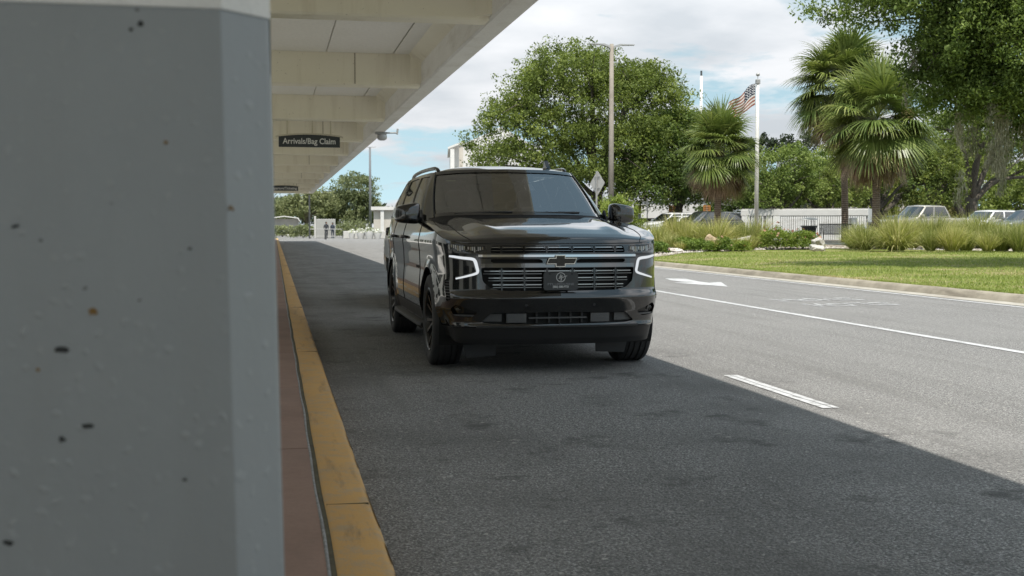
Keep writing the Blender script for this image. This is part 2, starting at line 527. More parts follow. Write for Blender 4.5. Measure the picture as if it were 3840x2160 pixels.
v, f = sweep([(0.173, 0.127), (0.169, 0.1305), (0.164, 0.1305), (0.160, 0.127)], -6, 118, 500, 0.0025)
link('joint_filler', mesh_from('joint_filler', v, f, True), M_CAULK, kerb)
pave = empty('pavement'); pave['kind'] = 'structure'; pave['label'] = 'red-brown stained concrete pavement under the canopy'
slab = MB().bbox(-0.9, 0.168, -1.195, 1.195, -0.05, 0.128, 0.006).mesh('paving_slab'); slab.materials.append(M_REDCON)
slab2 = MB().bbox(-9.2, -0.905, -1.195, 1.195, -0.05, 0.128, 0.006).mesh('bounce_slab'); slab2.materials.append(M_CON)  # unseen pale slabs, added to bounce daylight onto the canopy underside
for k in range(51):
    link('paving_slab', slab, None, pave, loc=(0, -4.6 + 2.40 * k, 0)); link('bounce_slab', slab2, None, pave, loc=(0, -4.6 + 2.40 * k, 0))
v, f = sweep([(12.02, -0.02), (12.06, 0.03), (12.09, 0.09), (12.13, 0.125), (12.18, 0.137), (12.30, 0.139), (12.33, 0.10)], 4, 61, 260, 0.004)
rk = struct('kerb_right', mesh_from('kerb_right', v, f, True, 60), M_KERB, 'weathered concrete kerb along the lawn')
v, f = sweep([(11.72, 0.004), (12.03, 0.012)], 4, 61, 120, 0.0)
link('gutter', mesh_from('gutter', v, f), concrete_mat('gutter_concrete', (0.30, 0.28, 0.24), (0.42, 0.40, 0.35), 3.0, 0.004, stain=(0.22, 0.19, 0.15)), rk)

# painted markings, each a thin sheet a few millimetres above the road
def marking(name, quads, z=0.005):
    v = []; f = []
    for q in quads:
        b = len(v); v += [(x, y, z) for x, y in q]; f.append(tuple(range(b, b + len(q))))
    return link(name, mesh_from(name, v, f), M_WHITE_PAINT, road)
def strip(x, w, y0, y1, n):
    ys = np.linspace(y0, y1, n + 1)
    jit = rng.normal(0, 0.004, (n + 1, 2))
    return [[(x - w + jit[i, 0], ys[i]), (x + w + jit[i, 1], ys[i]), (x + w + jit[i + 1, 1], ys[i + 1]), (x - w + jit[i + 1, 0], ys[i + 1])] for i in range(n)]
marking('lane_line', strip(7.39, 0.062, 2, 58, 120))
marking('edge_line', strip(11.52, 0.05, 4, 60, 100))
for k, y0 in enumerate((-1.5, 7.7, 16.9, 26.1, 35.3)):
    # a double-painted dash: two bands with a ragged crack between
    n = 16; ys = np.linspace(y0, y0 + 1.88, n + 1)
    c = 3.80 + np.cumsum(rng.normal(0, 0.004, n + 1)) + np.linspace(0.012, -0.012, n + 1); q = []
    for i in range(n):
        q.append([(3.745 + 0.0 * i, ys[i]), (c[i] - 0.005, ys[i]), (c[i + 1] - 0.005, ys[i + 1]), (3.745, ys[i + 1])])
        q.append([(c[i] + 0.005, ys[i]), (3.872, ys[i]), (3.872, ys[i + 1]), (c[i + 1] + 0.005, ys[i + 1])])
    marking('lane_dash', q)
marking('arrow_marking', [[(9.38, 27.9), (9.78, 27.57), (9.61, 26.11), (9.42, 25.9)], [(9.38, 27.9), (9.42, 25.9), (9.2, 26.2), (9.2, 27.0)], [(8.86, 25.75), (9.31, 25.84), (9.42, 25.9), (9.61, 26.11), (9.62, 25.54), (9.05, 24.96)],
                          [(9.05, 24.96), (9.62, 25.54), (10.02, 25.85), (9.40, 23.85)]])
LET = [[(8.49, 19.55), (8.53, 19.2), (8.54, 18.93)], [(8.74, 19.57), (8.8, 19.32), (8.81, 18.98)], [(8.6, 19.29), (8.74, 19.25)], [(8.46, 18.97), (8.56, 18.93)],
       [(9.18, 18.96), (9.17, 19.28), (9.14, 19.62)], [(9.14, 19.62), (9.19, 19.47), (8.91, 19.29), (8.9, 19.07), (9.07, 18.98)], [(9.28, 19.59), (9.31, 19.28), (9.33, 18.96)],
       [(9.22, 19.17), (9.4, 19.23)], [(9.52, 19.58), (9.54, 19.27), (9.57, 18.96)], [(9.99, 19.56), (9.88, 19.63), (9.69, 19.55), (9.78, 19.34), (9.96, 19.3), (10.0, 19.08), (9.65, 19.03)],
       [(8.48, 18.21), (8.51, 17.93), (8.51, 17.54)], [(8.7, 18.23), (8.73, 17.91), (8.75, 17.58)], [(8.67, 18.14), (8.60, 17.75)],
       [(8.88, 18.19), (8.85, 17.89), (8.98, 17.7), (9.15, 17.71), (9.17, 17.99), (9.08, 18.24), (8.88, 18.19)], [(9.23, 18.24), (9.48, 18.27)], [(9.51, 18.31), (9.52, 17.97), (9.57, 17.7)],
       [(10.0, 18.24), (9.91, 18.34), (9.68, 18.28), (9.72, 18.07), (9.91, 18.0), (9.96, 17.79), (9.62, 17.76)]]
for row in (LET[:10], LET[10:]):
    q = []
    for st in row:
        for a, b in zip(st[:-1], st[1:]):
            d = Vector((b[0] - a[0], b[1] - a[1])).normalized(); n = Vector((-d.y * 0.022, d.x * 0.045)); e = d * 0.02
            q.append([(a[0] - n.x - e.x, a[1] - n.y - e.y), (b[0] - n.x + e.x, b[1] - n.y + e.y), (b[0] + n.x + e.x, b[1] + n.y + e.y), (a[0] + n.x - e.x, a[1] + n.y - e.y)])
    v = []; f = []
    for i, qq in enumerate(q):
        b = len(v); v += [(x, y, 0.005 + 0.0004 * (i % 5)) for x, y in qq]; f.append((b, b + 1, b + 2, b + 3))
    link('road_lettering', mesh_from('road_lettering', v, f), M_WHITE_PAINT, road)

# ------------------------------------------------------------------ terminal canopy
def canopy_mat():
    t = NT('cream_canopy_paint'); p = t.pos()
    f = t.noise(0.7, 5, 0.6, p); sp = t.noise(22.0, 2, 0.5, p)
    c = t.mixc(t.ramp(f, [(0.3, 0.0), (0.7, 1.0)]), (0.80, 0.75, 0.605), (0.85, 0.805, 0.665))
    c = t.mixc(t.ramp(sp, [(0.72, 0.0), (0.76, 0.55)]), c, (0.22, 0.17, 0.10))
    dr = t.noise(2.0, 5, 0.6, t.scaled(p, (1.5, 1.5, 0.15)))
    c = t.mixc(t.ramp(dr, [(0.52, 0.0), (0.75, 0.40)]), c, (0.50, 0.43, 0.30))
    t.bsdf(c, 0.75, t.bump(sp, 0.25, 0.004))
    return t.m
M_CAN = canopy_mat()
M_CANP = concrete_mat('ceiling_panel_paint', (0.82, 0.795, 0.715), (0.86, 0.835, 0.76), 0.6, 0.002)
M_CANW = concrete_mat('white_canopy_edge', (0.74, 0.725, 0.68), (0.82, 0.805, 0.76), 0.9, 0.003, stain=(0.58, 0.55, 0.48))
ZB, ZC = 4.10, 4.74                 # underside of the beams, ceiling
CX0, CXI, CXO = -4.9, 2.93, 3.30    # building side, inner and outer face of the edge beam
BY = [16.30 + 7.95 * k for k in range(-5, 12)]  # rearmost bays, unseen behind the camera, added to darken the near column
BT = 0.44
CY0, CY1 = BY[0], BY[-1] + BT
can = empty('entrance_canopy', (0, 0, 0))
tag(can, 'long cream concrete canopy with deep cross beams over the kerb lane', 'canopy')
MB().bbox(CXI, CXO, CY0, CY1, ZB - 0.004, 4.96, 0.03).build('edge_beam', M_CANW, can)
MB().bbox(CX0, CXO + 0.09, CY0, CY1, 4.90, 5.02, 0.02).build('roof_slab', M_CANW, can)
MB().box(CXO - 0.02, CXO + 0.05, CY0, CY1, 4.62, 4.70).build('drip_edge', simple('weathered_drip_metal', (0.28, 0.25, 0.2), 0.6, 0.3), can)
MB().box(CX0, CX0 + 0.3, CY0, CY1, 4.0, 4.9).build('wall_beam', M_CAN, can)
# beams: a leg with a chamfered lower lip, and a vertical chamfer block where it meets the edge beam
bm = MB()
bm.prism([(0, ZB + 0.03), (0.03, ZB), (BT - 0.03, ZB), (BT, ZB + 0.03), (BT, 4.895), (0, 4.895)], CX0 + 0.3, CXI, axis='x')
beam_me = bm.mesh('beam'); beam_me.materials.append(M_CAN)
ch_me = []
for s in (0, 1):
    y = 0.0 if s == 0 else BT; d = -1 if s == 0 else 1
    c_ = MB().add([(CXI - 0.20, y, ZB + 0.05), (CXI, y + d * 0.20, ZB + 0.05), (CXI - 0.20, y, 4.74), (CXI, y + d * 0.20, 4.74), (CXI, y, ZB + 0.05)], [(0, 1, 3, 2), (0, 4, 1)])
    ch_me.append(c_.mesh('haunch')); ch_me[-1].materials.append(M_CAN)
jt = MB().box(-0.012, 0.012, -0.006, 0.002, ZB + 0.03, 4.74)
jt_me = jt.mesh('beam_joint'); jt_me.materials.append(simple('beam_joint_line', (0.36, 0.32, 0.24), 0.9))  # joint line in its own dull colour
pw = 1.325
pan = MB().bbox(-pw / 2 + 0.007, pw / 2 - 0.007, 0, 7.95 - BT - 0.02, ZC, ZC + 0.05, 0.012)
pan_me = pan.mesh('ceiling_panel'); pan_me.materials.append(M_CANP)
hst = MB().prism([(2.70, ZC), (CXI + 0.01, ZC - 0.20), (CXI + 0.01, 4.85), (2.70, 4.85)], 0, 7.95 - BT, axis='y')
hst_me = hst.mesh('cove'); hst_me.materials.append(M_CAN)
for k, y in enumerate(BY):
    b = link('beam', beam_me, None, can, loc=(0, y, 0))
    for hm in ch_me: link('haunch', hm, None, b)
    if k % 2 == 0: link('beam_joint', jt_me, None, b, loc=(1.62 if k != 4 else 1.15, 0, 0))
    if k < len(BY) - 1:
        for i in range(5):
            link('ceiling_panel', pan_me, None, can, loc=(2.385 - pw / 2 - i * pw, y + BT + 0.01, 0))
        link('cove', hst_me, None, can, loc=(0, y + BT, 0))
fill = MB().box(2.40, 2.72, 0.01, 7.95 - BT - 0.01, ZC + 0.002, ZC + 0.05).mesh('edge_panel'); fill.materials.append(M_CANP)
for y in BY[:-1]: link('edge_panel', fill, None, can, loc=(0, y + BT, 0))

# columns; the near one fills the left of the picture
def column_mat():
    t = NT('grey_column_paint'); p = t.pos()
    f = t.noise(5.0, 4, 0.6, p)
    vor = t.n('ShaderNodeTexVoronoi', {'Scale': 62.0, 'Vector': t.mixc(0.02, p, t.n('ShaderNodeTexNoise', {'Scale': 30.0, 'Vector': p}).outputs['Color'])}, feature='F1')
    rnd = t.n('ShaderNodeSeparateXYZ', {'Vector': vor.outputs['Color']}).outputs[0]
    dome = t.math('MULTIPLY', t.ramp(vor.outputs['Distance'], [(0.0, 1.0), (0.42, 0.0)]), t.ramp(rnd, [(0.60, 0.0), (0.85, 1.0)]))
    pore = t.math('MULTIPLY', t.ramp(vor.outputs['Distance'], [(0.10, 1.0), (0.20, 0.0)]), t.ramp(rnd, [(0.014, 1.0), (0.02, 0.0)]))
    grit = t.noise(38.0, 3, 0.6, p, 0.5)
    c = t.mixc(f, (0.258, 0.276, 0.284), (0.30, 0.32, 0.328))
    dr = t.noise(7.0, 5, 0.65, t.scaled(p, (1.0, 1.0, 0.12)))
    c = t.mixc(t.ramp(dr, [(0.48, 0.0), (0.70, 0.35)]), c, (0.24, 0.247, 0.245))
    c = t.mixc(t.math('MULTIPLY', dome, 0.22), c, (0.42, 0.435, 0.435))  # lighter dots: glints off the bumps put into the colour
    c = t.mixc(t.math('MULTIPLY', pore, 0.8), c, (0.05, 0.05, 0.045))
    h = t.math('ADD', t.math('MULTIPLY', grit, 0.6), dome)
    t.bsdf(c, 0.36, t.bump(h, 0.42, 0.0024))
    return t.m
M_COL = column_mat()
M_COLW = concrete_mat('white_column_paint', (0.74, 0.73, 0.70), (0.80, 0.79, 0.76), 5.0, 0.003)
M_PIT = simple('rusty_pit', (0.20, 0.115, 0.035), 0.9, 0.4, 60)
M_PITD = simple('dark_pit', (0.035, 0.037, 0.036), 0.95)
def column(y, first=False):
    c = empty('concrete_column', (0, y, 0))
    def shaft(z0, z1, n, grow=0.0):
        v = []; f = []
        for k in range(n + 1):
            z = z0 + (z1 - z0) * k / n
            xr_ = 0.004 - 0.0175 * (z - 1.1) if z < 2.2 else 0.004 - 0.0175 * 1.1
            a = 0.058 + grow * 0; xr_ += grow; yf = -grow
            ring = [(-0.70, yf), (xr_ - a, yf), (xr_ - a * 0.97, yf + 0.001), (xr_ - 0.004, a + yf), (xr_, a + yf + 0.006), (xr_, 0.64), (-0.06, 0.70), (-0.70, 0.70), (-0.76, 0.64), (-0.76, 0.06)]
            v += [(X, Y, z) for X, Y in ring]
        m = 10
        for k in range(n):
            for i in range(m):
                j = (i + 1) % m
                f.append((k * m + i, k * m + j, (k + 1) * m + j, (k + 1) * m + i))
        return v, f
    v, f = shaft(0.10, 1.533, 6); link('grey_shaft', mesh_from('grey_shaft', v, f), M_COL, c)
    v, f = shaft(1.533, 4.12, 8, 0.0015); link('white_shaft', mesh_from('white_shaft', v, f), M_COLW, c)
    if first:
        # blow holes in the paint film, some rusty
        pits = [(-0.127, 1.372, .0028, 1), (-0.0505, 1.292, .004, 1), (-0.155, 1.512, .004, 0), (-0.215, 1.168, .0058, 1), (-0.250, 1.123, .0085, 0), (-0.278, 1.100, .003, 1), (-0.222, 1.030, .006, 0), (-0.315, 0.892, .006, 0),
                (-0.252, 1.015, .0045, 0), (-0.10, 1.243, .0028, 0), (-0.30, 1.27, .0045, 0), (-0.11, 0.96, .0025, 0), (-0.20, 0.82, .003, 0), (-0.165, 1.505, .003, 0)]
        for X, Z, r_, rust in pits:
            b = MB(); n = 9; ring = []
            for i in range(n):
                a = 2 * PI * i / n; q = r_ * (0.45 + 0.9 * random.random())
                ring.append((X + q * math.cos(a), -0.0006, Z + q * math.sin(a) * 0.8))
            b.add(ring + [(X, 0.004, Z)], [(i, (i + 1) % n, n) for i in range(n)] )
            b.add([(X + (p[0] - X) * 1.0, -0.0007, Z + (p[2] - Z) * 1.0) for p in ring], [tuple(range(n))])
            b.build('pit', M_PIT if rust else M_PITD, c)
    return c
tag(column(1.50, True), 'near grey painted concrete column with white top, filling the left of the view', 'column')
c2 = column(16.3); tag(c2, 'grey and white canopy column directly behind the near column', 'column')
c3 = column(32.2); tag(c3, 'grey and white canopy column third along the kerb', 'column')
c4 = column(48.1); tag(c4, 'grey and white canopy column fourth along the kerb', 'column')
# terminal front behind the pavement
tw = empty('terminal_building', (-9.2, 50, 0)); tag(tw, 'cream terminal wall with dark glass doors behind the pavement', 'building')
MB().box(-0.4, 0, -60, 60, 0, 5.0).build('wall', M_CANW, tw)
gl = simple('dark_door_glass', (0.03, 0.035, 0.035), 0.08)
pn = MB().box(0.003, 0.05, -2.6, 2.6, 0.13, 2.9).mesh('glass_door'); pn.materials.append(gl)
for k in range(14): link('glass_door', pn, None, tw, loc=(0, -56 + 8 * k, 0))

# ------------------------------------------------------------------ hanging signs
M_SIGN = simple('charcoal_sign', (0.035, 0.042, 0.045), 0.5, 0.1)
M_SIGNT = simple('white_sign_letters', (0.75, 0.75, 0.72), 0.6)
M_SIGNB = simple('cream_sign_frame', (0.6, 0.55, 0.42), 0.6)
def hanging_sign(y, x0, x1, z0, z1, crown, body, size, sx, label):
    o = empty('hanging_sign', ((x0 + x1) / 2, y, z0)); w = (x1 - x0) / 2; h = z1 - z0
    n = 14
    arc = [(-w + 2 * w * i / n, h + crown * (1 - (2 * i / n - 1) ** 2)) for i in range(n + 1)]
    MB().prism([(-w, 0), (w, 0)] + arc[::-1], 0, 0.10).build('panel', M_SIGN, o)
    tr = []
    up = [(-w - 0.09, h - 0.03)] + arc + [(w + 0.09, h - 0.03)]
    MB().prism([(p[0], p[1] + 0.003) for p in up] + [(p[0], p[1] + 0.045) for p in up[::-1]], -0.03, 0.13).build('arched_frame', M_SIGNB, o)
    for q in (-0.72, 0.10, 0.70):
        MB().tube([(w * q, 0.05, h + crown * 0.6), (w * q, 0.05, 4.74 - z0)], 0.022, 6).build('hanger_rod', M_SIGNB, o)
    me = text_mesh('lettering', body, size, sx=sx, bold=0.004)
    link('lettering', me, M_SIGNT, o, loc=(0, -0.004, h * 0.5 + crown * 0.25), rot=(R(90), 0, 0))
    return tag(o, label, 'sign')
hanging_sign(36.0, 0.16, 1.95, 3.62, 3.92, 0.065, 'Arrivals/Bag Claim', 0.235, 0.88, 'dark hanging sign reading Arrivals/Bag Claim')
hanging_sign(80.0, -0.30, 1.58, 3.62, 3.90, 0.065, 'Departure/Ticketing', 0.235, 0.88, 'dark hanging sign reading Departure/Ticketing further along the canopy')
# security camera on the canopy edge
sc = empty('security_camera', (3.22, 36.0, 4.08)); tag(sc, 'small grey security camera under the canopy edge', 'camera')
mg = simple('grey_fitting', (0.28, 0.29, 0.29), 0.5)
MB().box(-0.22, 0.12, -0.12, 0.12, -0.05, 0.015).build('mount_plate', mg, sc)
MB().super((-0.02, 0, -0.13), (0.15, 0.15, 0.11), 0.8).build('dome', simple('dome_plastic', (0.4, 0.4, 0.4), 0.3), sc, smooth=True)
MB().tube([(0.1, 0, -0.01), (0.42, 0, 0.0), (0.45, 0, 0.04)], 0.025, 6).tube([(0.43, 0, -0.05), (0.45, 0, 0.12)], 0.03, 6).build('arm', mg, sc)
# ------------------------------------------------------------------ vehicle materials
def car_paint(name, col, rough=0.22, flake=0.0, metallic=0.0):
    t = NT(name)
    dust = t.noise(3.0, 5, 0.6, t.obj())
    b = t.bsdf(col, rough, None, Metallic=metallic, Coat_Weight=1.0, Coat_Roughness=0.015, Coat_IOR=1.52, Specular_IOR_Level=0.5)
    return t.m
M_BLACK = car_paint('black_car_paint', (0.005, 0.005, 0.005), 0.12)
M_GLOSS = simple('gloss_black_trim', (0.008, 0.008, 0.008), 0.08)
M_PLAS = simple('black_plastic', (0.014, 0.014, 0.0145), 0.5, 0.15, 40)
M_PLASG = simple('grey_plastic', (0.075, 0.076, 0.077), 0.45, 0.1, 40)
M_DARK = simple('deep_black', (0.004, 0.004, 0.004), 0.8)
M_RUB = simple('tyre_rubber', (0.030, 0.030, 0.0305), 0.72, 0.2, 30)
M_RIM = simple('black_alloy', (0.012, 0.012, 0.012), 0.22)
M_CHR = simple('chrome', (0.62, 0.62, 0.62), 0.08, Metallic=1.0)
M_DCHR = simple('dark_chrome', (0.15, 0.15, 0.15), 0.14, Metallic=1.0)
M_LAMP = NT('lit_daytime_lamp')
_e = M_LAMP.n('ShaderNodeEmission', {'Color': (0.92, 0.96, 1.0, 1), 'Strength': 0.42}); M_LAMP.link(_e.outputs[0], M_LAMP.out.inputs[0]); M_LAMP = M_LAMP.m
def glass(name, tint, refl=1.0, ior=1.62):
    t = NT(name)
    tr = t.n('ShaderNodeBsdfTransparent', {'Color': (*tint, 1)})
    gl_ = t.n('ShaderNodeBsdfGlossy', {'Color': (refl, refl, refl, 1), 'Roughness': 0.01})
    fr = t.n('ShaderNodeFresnel', {'IOR': ior})
    m = t.n('ShaderNodeMixShader', {0: fr.outputs[0], 1: tr.outputs[0], 2: gl_.outputs[0]})
    t.link(m.outputs[0], t.out.inputs[0])
    return t.m
M_WIND = glass('windscreen_glass', (0.58, 0.62, 0.61), 1.0, 3.2)
M_TINT = glass('tinted_side_glass', (0.12, 0.13, 0.13), 1.0, 1.9)
M_LENS = glass('lamp_lens', (0.92, 0.93, 0.94), 1.0, 1.5)
M_SEAT = simple('black_leather', (0.02, 0.02, 0.02), 0.55)

def grid_mesh(P, keep=None):
    """P: (n,m,3) array -> verts, quads"""
    n, m = P.shape[:2]
    f = [(i * m + j, (i + 1) * m + j, (i + 1) * m + j + 1, i * m + j + 1) for i in range(n - 1) for j in range(m - 1) if keep is None or keep[i, j]]
    return P.reshape(-1, 3), f

def compact(v, f):
    v = np.asarray(v); u = sorted({i for q in f for i in q}); mp_ = {a: b for b, a in enumerate(u)}
    return v[u], [tuple(mp_[i] for i in q) for q in f]

def mirror_x(v, f):
    v = np.array(v, float).copy(); v[:, 0] *= -1
    return v, [tuple(q[::-1]) for q in f]

def both(v, f):
    a, g = mirror_x(v, f); b = len(v)
    return np.vstack([v, a]), list(f) + [tuple(i + b for i in q) for q in g]

# cabin shared by every car: a lower and an upper ring, windows cut between them
def ring_dense(P, per): return catmull(P, per)

def cabin(root, B, T, per, wins, paint, roof_z, spine, glassmats, bulge=0.03, inset=0.007, name='cabin_frame'):
    """B, T: matching control rings for the right half; wins: (name, u0, u1, v0, v1, mat, mirrored)"""
    Bd, Td = ring_dense(B, per), ring_dense(T, per)
    nu = len(Bd); nv = 15
    vv = np.linspace(0, 1, nv)
    P = np.zeros((nu, nv, 3))
    for j, v in enumerate(vv):
        P[:, j] = Bd + (Td - Bd) * v
        P[:, j, 0] += bulge * np.sin(PI * v) * ss(1.5, 3.5, np.arange(nu) / per) * (1 - ss(8.2, 9.6, np.arange(nu) / per))
    uc = (np.arange(nu - 1) + 0.5) / per; vc = (vv[:-1] + vv[1:]) / 2
    keep = np.ones((nu - 1, nv - 1), bool)
    for w in wins:
        keep &= ~(((uc > w[1]) & (uc < w[2]))[:, None] & ((vc > w[3]) & (vc < w[4]))[None, :])
    v, f = grid_mesh(P, keep); v, f = compact(v, f)
    # roof pillow
    nq = 9; spine = np.array(spine)
    Rf = np.zeros((nu, nq, 3))
    for k in range(nq):
        q = k / (nq - 1)
        c = np.stack([np.zeros(nu), np.clip(Td[:, 1], spine[0], spine[1]), np.full(nu, roof_z)], 1)
        Rf[:, k, 0] = Td[:, 0] * (1 - q); Rf[:, k, 1] = Td[:, 1] + (c[:, 1] - Td[:, 1]) * q
        Rf[:, k, 2] = Td[:, 2] + (roof_z - Td[:, 2]) * (1 - (1 - q) ** 3.0)
    v, f = both(v, f)
    link(name, mesh_from(name, v, f, True, 40), paint, root)
    rv, rf = grid_mesh(Rf); rv, rf = both(rv, rf)
    link('roof', mesh_from('roof', rv, rf, True, 60), paint, root)
    for nm, u0, u1, v0, v1, mat, mir in wins:
        i0 = max(int(np.argmin(abs(np.arange(nu) / per - u0))) - 1, 0); i1 = min(int(np.argmin(abs(np.arange(nu) / per - u1))) + 1, nu - 1)
        j0 = max(int(np.argmin(abs(vv - v0))) - 1, 0); j1 = min(int(np.argmin(abs(vv - v1))) + 1, nv - 1)
        G = P[i0:i1 + 1, j0:j1 + 1].copy()
        d1 = np.gradient(G, axis=0); d2 = np.gradient(G, axis=1); N = np.cross(d1, d2)
        N /= np.linalg.norm(N, axis=2, keepdims=True) + 1e-9
        cen = np.array([0, (spine[0] + spine[1]) / 2, 1.4]) if True else 0
        sg = np.sign(np.sum(N * (G - cen), axis=2, keepdims=True)); G -= N * sg * inset
        G[np.abs(P[i0:i1 + 1, j0:j1 + 1, 0]) < 1e-6, 0] = 0.0
        gv, gf = grid_mesh(G)
        if mir:      # spans the centre line: one pane
            gv, gf = both(gv, gf)
            link(nm, mesh_from(nm, gv, gf, True), mat, root)
        else:
            link(nm, mesh_from(nm, gv, gf, True), mat, root)
            gv, gf = mirror_x(gv, gf)
            link(nm, mesh_from(nm, gv, gf, True), mat, root)
    return P, Td

def wheel_meshes(Rt, Wd, Rr, spokes=6, treads=True):
    """tyre and rim about the x axis, outer face towards +x"""
    h = Wd / 2
    prof = [(Rr - 0.01, h * 0.82), (Rr + 0.012, h * 0.90), (Rr + 0.05, h * 0.985), (Rt - 0.075, h), (Rt - 0.035, h * 0.97), (Rt - 0.012, h * 0.90), (Rt - 0.002, h * 0.80)]
    if treads:
        for g in (0.56, 0.20, -0.20, -0.56):
            w = 0.045 * 1.3
            prof += [(Rt, h * (g + w)), (Rt - 0.011, h * (g + w * 0.85)), (Rt - 0.011, h * (g - w * 0.85)), (Rt, h * (g - w))]
    prof += [(Rt - 0.002, -h * 0.80), (Rt - 0.012, -h * 0.90), (Rt - 0.035, -h * 0.97), (Rt - 0.075, -h), (Rr + 0.05, -h * 0.985), (Rr - 0.01, -h * 0.82)]
    ty = MB().lathe(prof, 56, 'x').mesh('tyre', True, 35)
    rm = MB()
    rm.lathe([(Rr + 0.006, h * 0.90), (Rr - 0.004, h * 0.93), (Rr - 0.018, h * 0.88), (Rr - 0.03, h * 0.6), (Rr - 0.035, -h * 0.8)], 48, 'x')
    rm.lathe([(0.0, h * 0.62), (0.045, h * 0.62), (0.062, h * 0.58), (0.075, h * 0.42), (0.075, 0)], 24, 'x')
    rm.lathe([(0.19, h * 0.02), (0.0, h * 0.02)], 32, 'x')
    for k in range(spokes):
        for sgn in (-1, 1):
            a0 = 2 * PI * k / spokes
            def pt(r_, da, hx): 
                a = a0 + da; return (hx, r_ * math.cos(a), r_ * math.sin(a))
            da0, da1 = sgn * 0.10, sgn * 0.22
            w0, w1 = 0.16, 0.055
            top = [pt(0.06, da0 - w0, h * 0.56), pt(0.06, da0 + w0, h * 0.56), pt(Rr - 0.012, da1 + w1, h * 0.84), pt(Rr - 0.012, da1 - w1, h * 0.84)]
            bot = [(p[0] - 0.05, p[1], p[2]) for p in top]
            rm.add(top + bot, [(0, 1, 2, 3), (0, 3, 7, 4), (1, 5, 6, 2), (2, 6, 7, 3)])
    rmm = rm.mesh('rim', True, 30)
    return ty, rmm

# ------------------------------------------------------------------ the black SUV
SX, SY = 2.41, 9.97       # centre line and front of the bumper; local y runs to the rear
suv = empty('black_suv', (SX, SY, 0))
tag(suv, 'large glossy black SUV with lit daytime lamps standing at the yellow kerb', 'SUV')
AX_F, AX_R, AZ, AR = 0.975, 4.39, 0.425, 0.478
plan = catmull([(0, 0.0), (0.30, 0.008), (0.55, 0.035), (0.74, 0.085), (0.865, 0.165), (0.945, 0.28), (0.985, 0.42), (1.008, 0.60), (1.022, 0.95), (1.028, 1.5), (1.03, 2.3), (1.03, 3.2), (1.028, 4.3), (1.012, 4.95), (0.985, 5.35), (0.93, 5.57), (0.80, 5.69), (0.5, 5.725), (0, 5.73)], 24)
arc = np.concatenate([[0], np.cumsum(np.linalg.norm(np.diff(plan, axis=0), axis=1))])
ist = int(np.argmax(plan[:, 0]))
def t_of_x(x): return float(np.interp(x, plan[:ist, 0], arc[:ist]))
def t_of_s(s): return float(np.interp(s, plan[:, 1], arc))
def ztop_s(s): return np.interp(s, [0, 0.12, 0.2, 0.35, 0.6, 1.0, 1.5, 1.95, 2.6, 3.5, 4.6, 5.3, 5.8], [1.122, 1.126, 1.142, 1.172, 1.215, 1.262, 1.302, 1.322, 1.335, 1.35, 1.375, 1.39, 1.39])
def ins_z(z): return np.interp(z, [0.25, 0.36, 0.46, 0.56, 0.68, 0.85, 1.02, 1.12, 1.15, 1.22, 1.30, 1.40], [0.075, 0.050, 0.028, 0.008, 0.006, 0.018, 0.012, 0.000, 0.003, 0.018, 0.042, 0.078])
def fp_z(z): return np.interp(z, [0.24, 0.30, 0.40, 0.415, 0.44, 0.53, 0.62, 0.66, 0.69, 0.72, 0.92, 1.04, 1.12, 1.2], [0.115, 0.075, 0.035, 0.005, 0.02, 0.012, -0.018, -0.03, -0.015, 0.015, 0.022, 0.035, 0.055, 0.10])
def suv_map(t, z):
    t = np.asarray(t, float); z = np.asarray(z, float)
    x0 = np.interp(t, arc, plan[:, 0]); s0 = np.interp(t, arc, plan[:, 1])
    wf = 1 - ss(0.20, 0.75, s0); ws = ss(0.10, 0.5, s0) * (1 - ss(5.3, 5.7, s0))
    x = x0 - ins_z(z) * ws
    s = s0 + fp_z(z) * wf - ss(5.4, 5.7, s0) * ss(0.9, 1.4, z) * 0.10
    # lower front corners tuck in a little
    x = x - wf * ss(0.6, 0.25, z) * 0.05 * ss(0.1, 0.4, s0) 
    for a in (AX_F, AX_R):
        r_ = np.hypot(s0 - a, z - AZ) - AR
        x = x + 0.024 * np.exp(-(np.clip(r_, 0, 9) / 0.055) ** 2) * (z < 1.0)
    return np.stack([x, s, z], -1)

def densify(poly, step=0.006):
    o = []
    for a, b in zip(poly, poly[1:] + poly[:1]):
        n = max(2, int(math.dist(a, b) / step))
        o += [(a[0] + (b[0] - a[0]) * k / n, a[1] + (b[1] - a[1]) * k / n) for k in range(n)]
    return np.array(o)
def round_poly(poly, r_=0.015, n=4):
    o = []; m = len(poly)
    for i in range(m):
        p = Vector(poly[i]); a = Vector(poly[i - 1]) - p; b = Vector(poly[(i + 1) % m]) - p
        q = min(r_, a.length * 0.45, b.length * 0.45)
        A = p + a.normalized() * q; Bq = p + b.normalized() * q
        for k in range(n + 1):
            t = k / n; o.append(tuple((A * (1 - t) ** 2 + p * 2 * t * (1 - t) + Bq * t * t)[:2]))
    return o
def fx(poly): return [(t_of_x(x), z) for x, z in poly]
def inside(poly, X, Y):
    poly = np.asarray(poly); r_ = np.zeros(X.shape, bool); j = len(poly) - 1
    for i in range(len(poly)):
        xi, yi = poly[i]; xj, yj = poly[j]
        c = ((yi > Y) != (yj > Y)) & (X < (xj - xi) * (Y - yi) / (yj - yi + 1e-12) + xi)
        r_ ^= c; j = i
    return r_
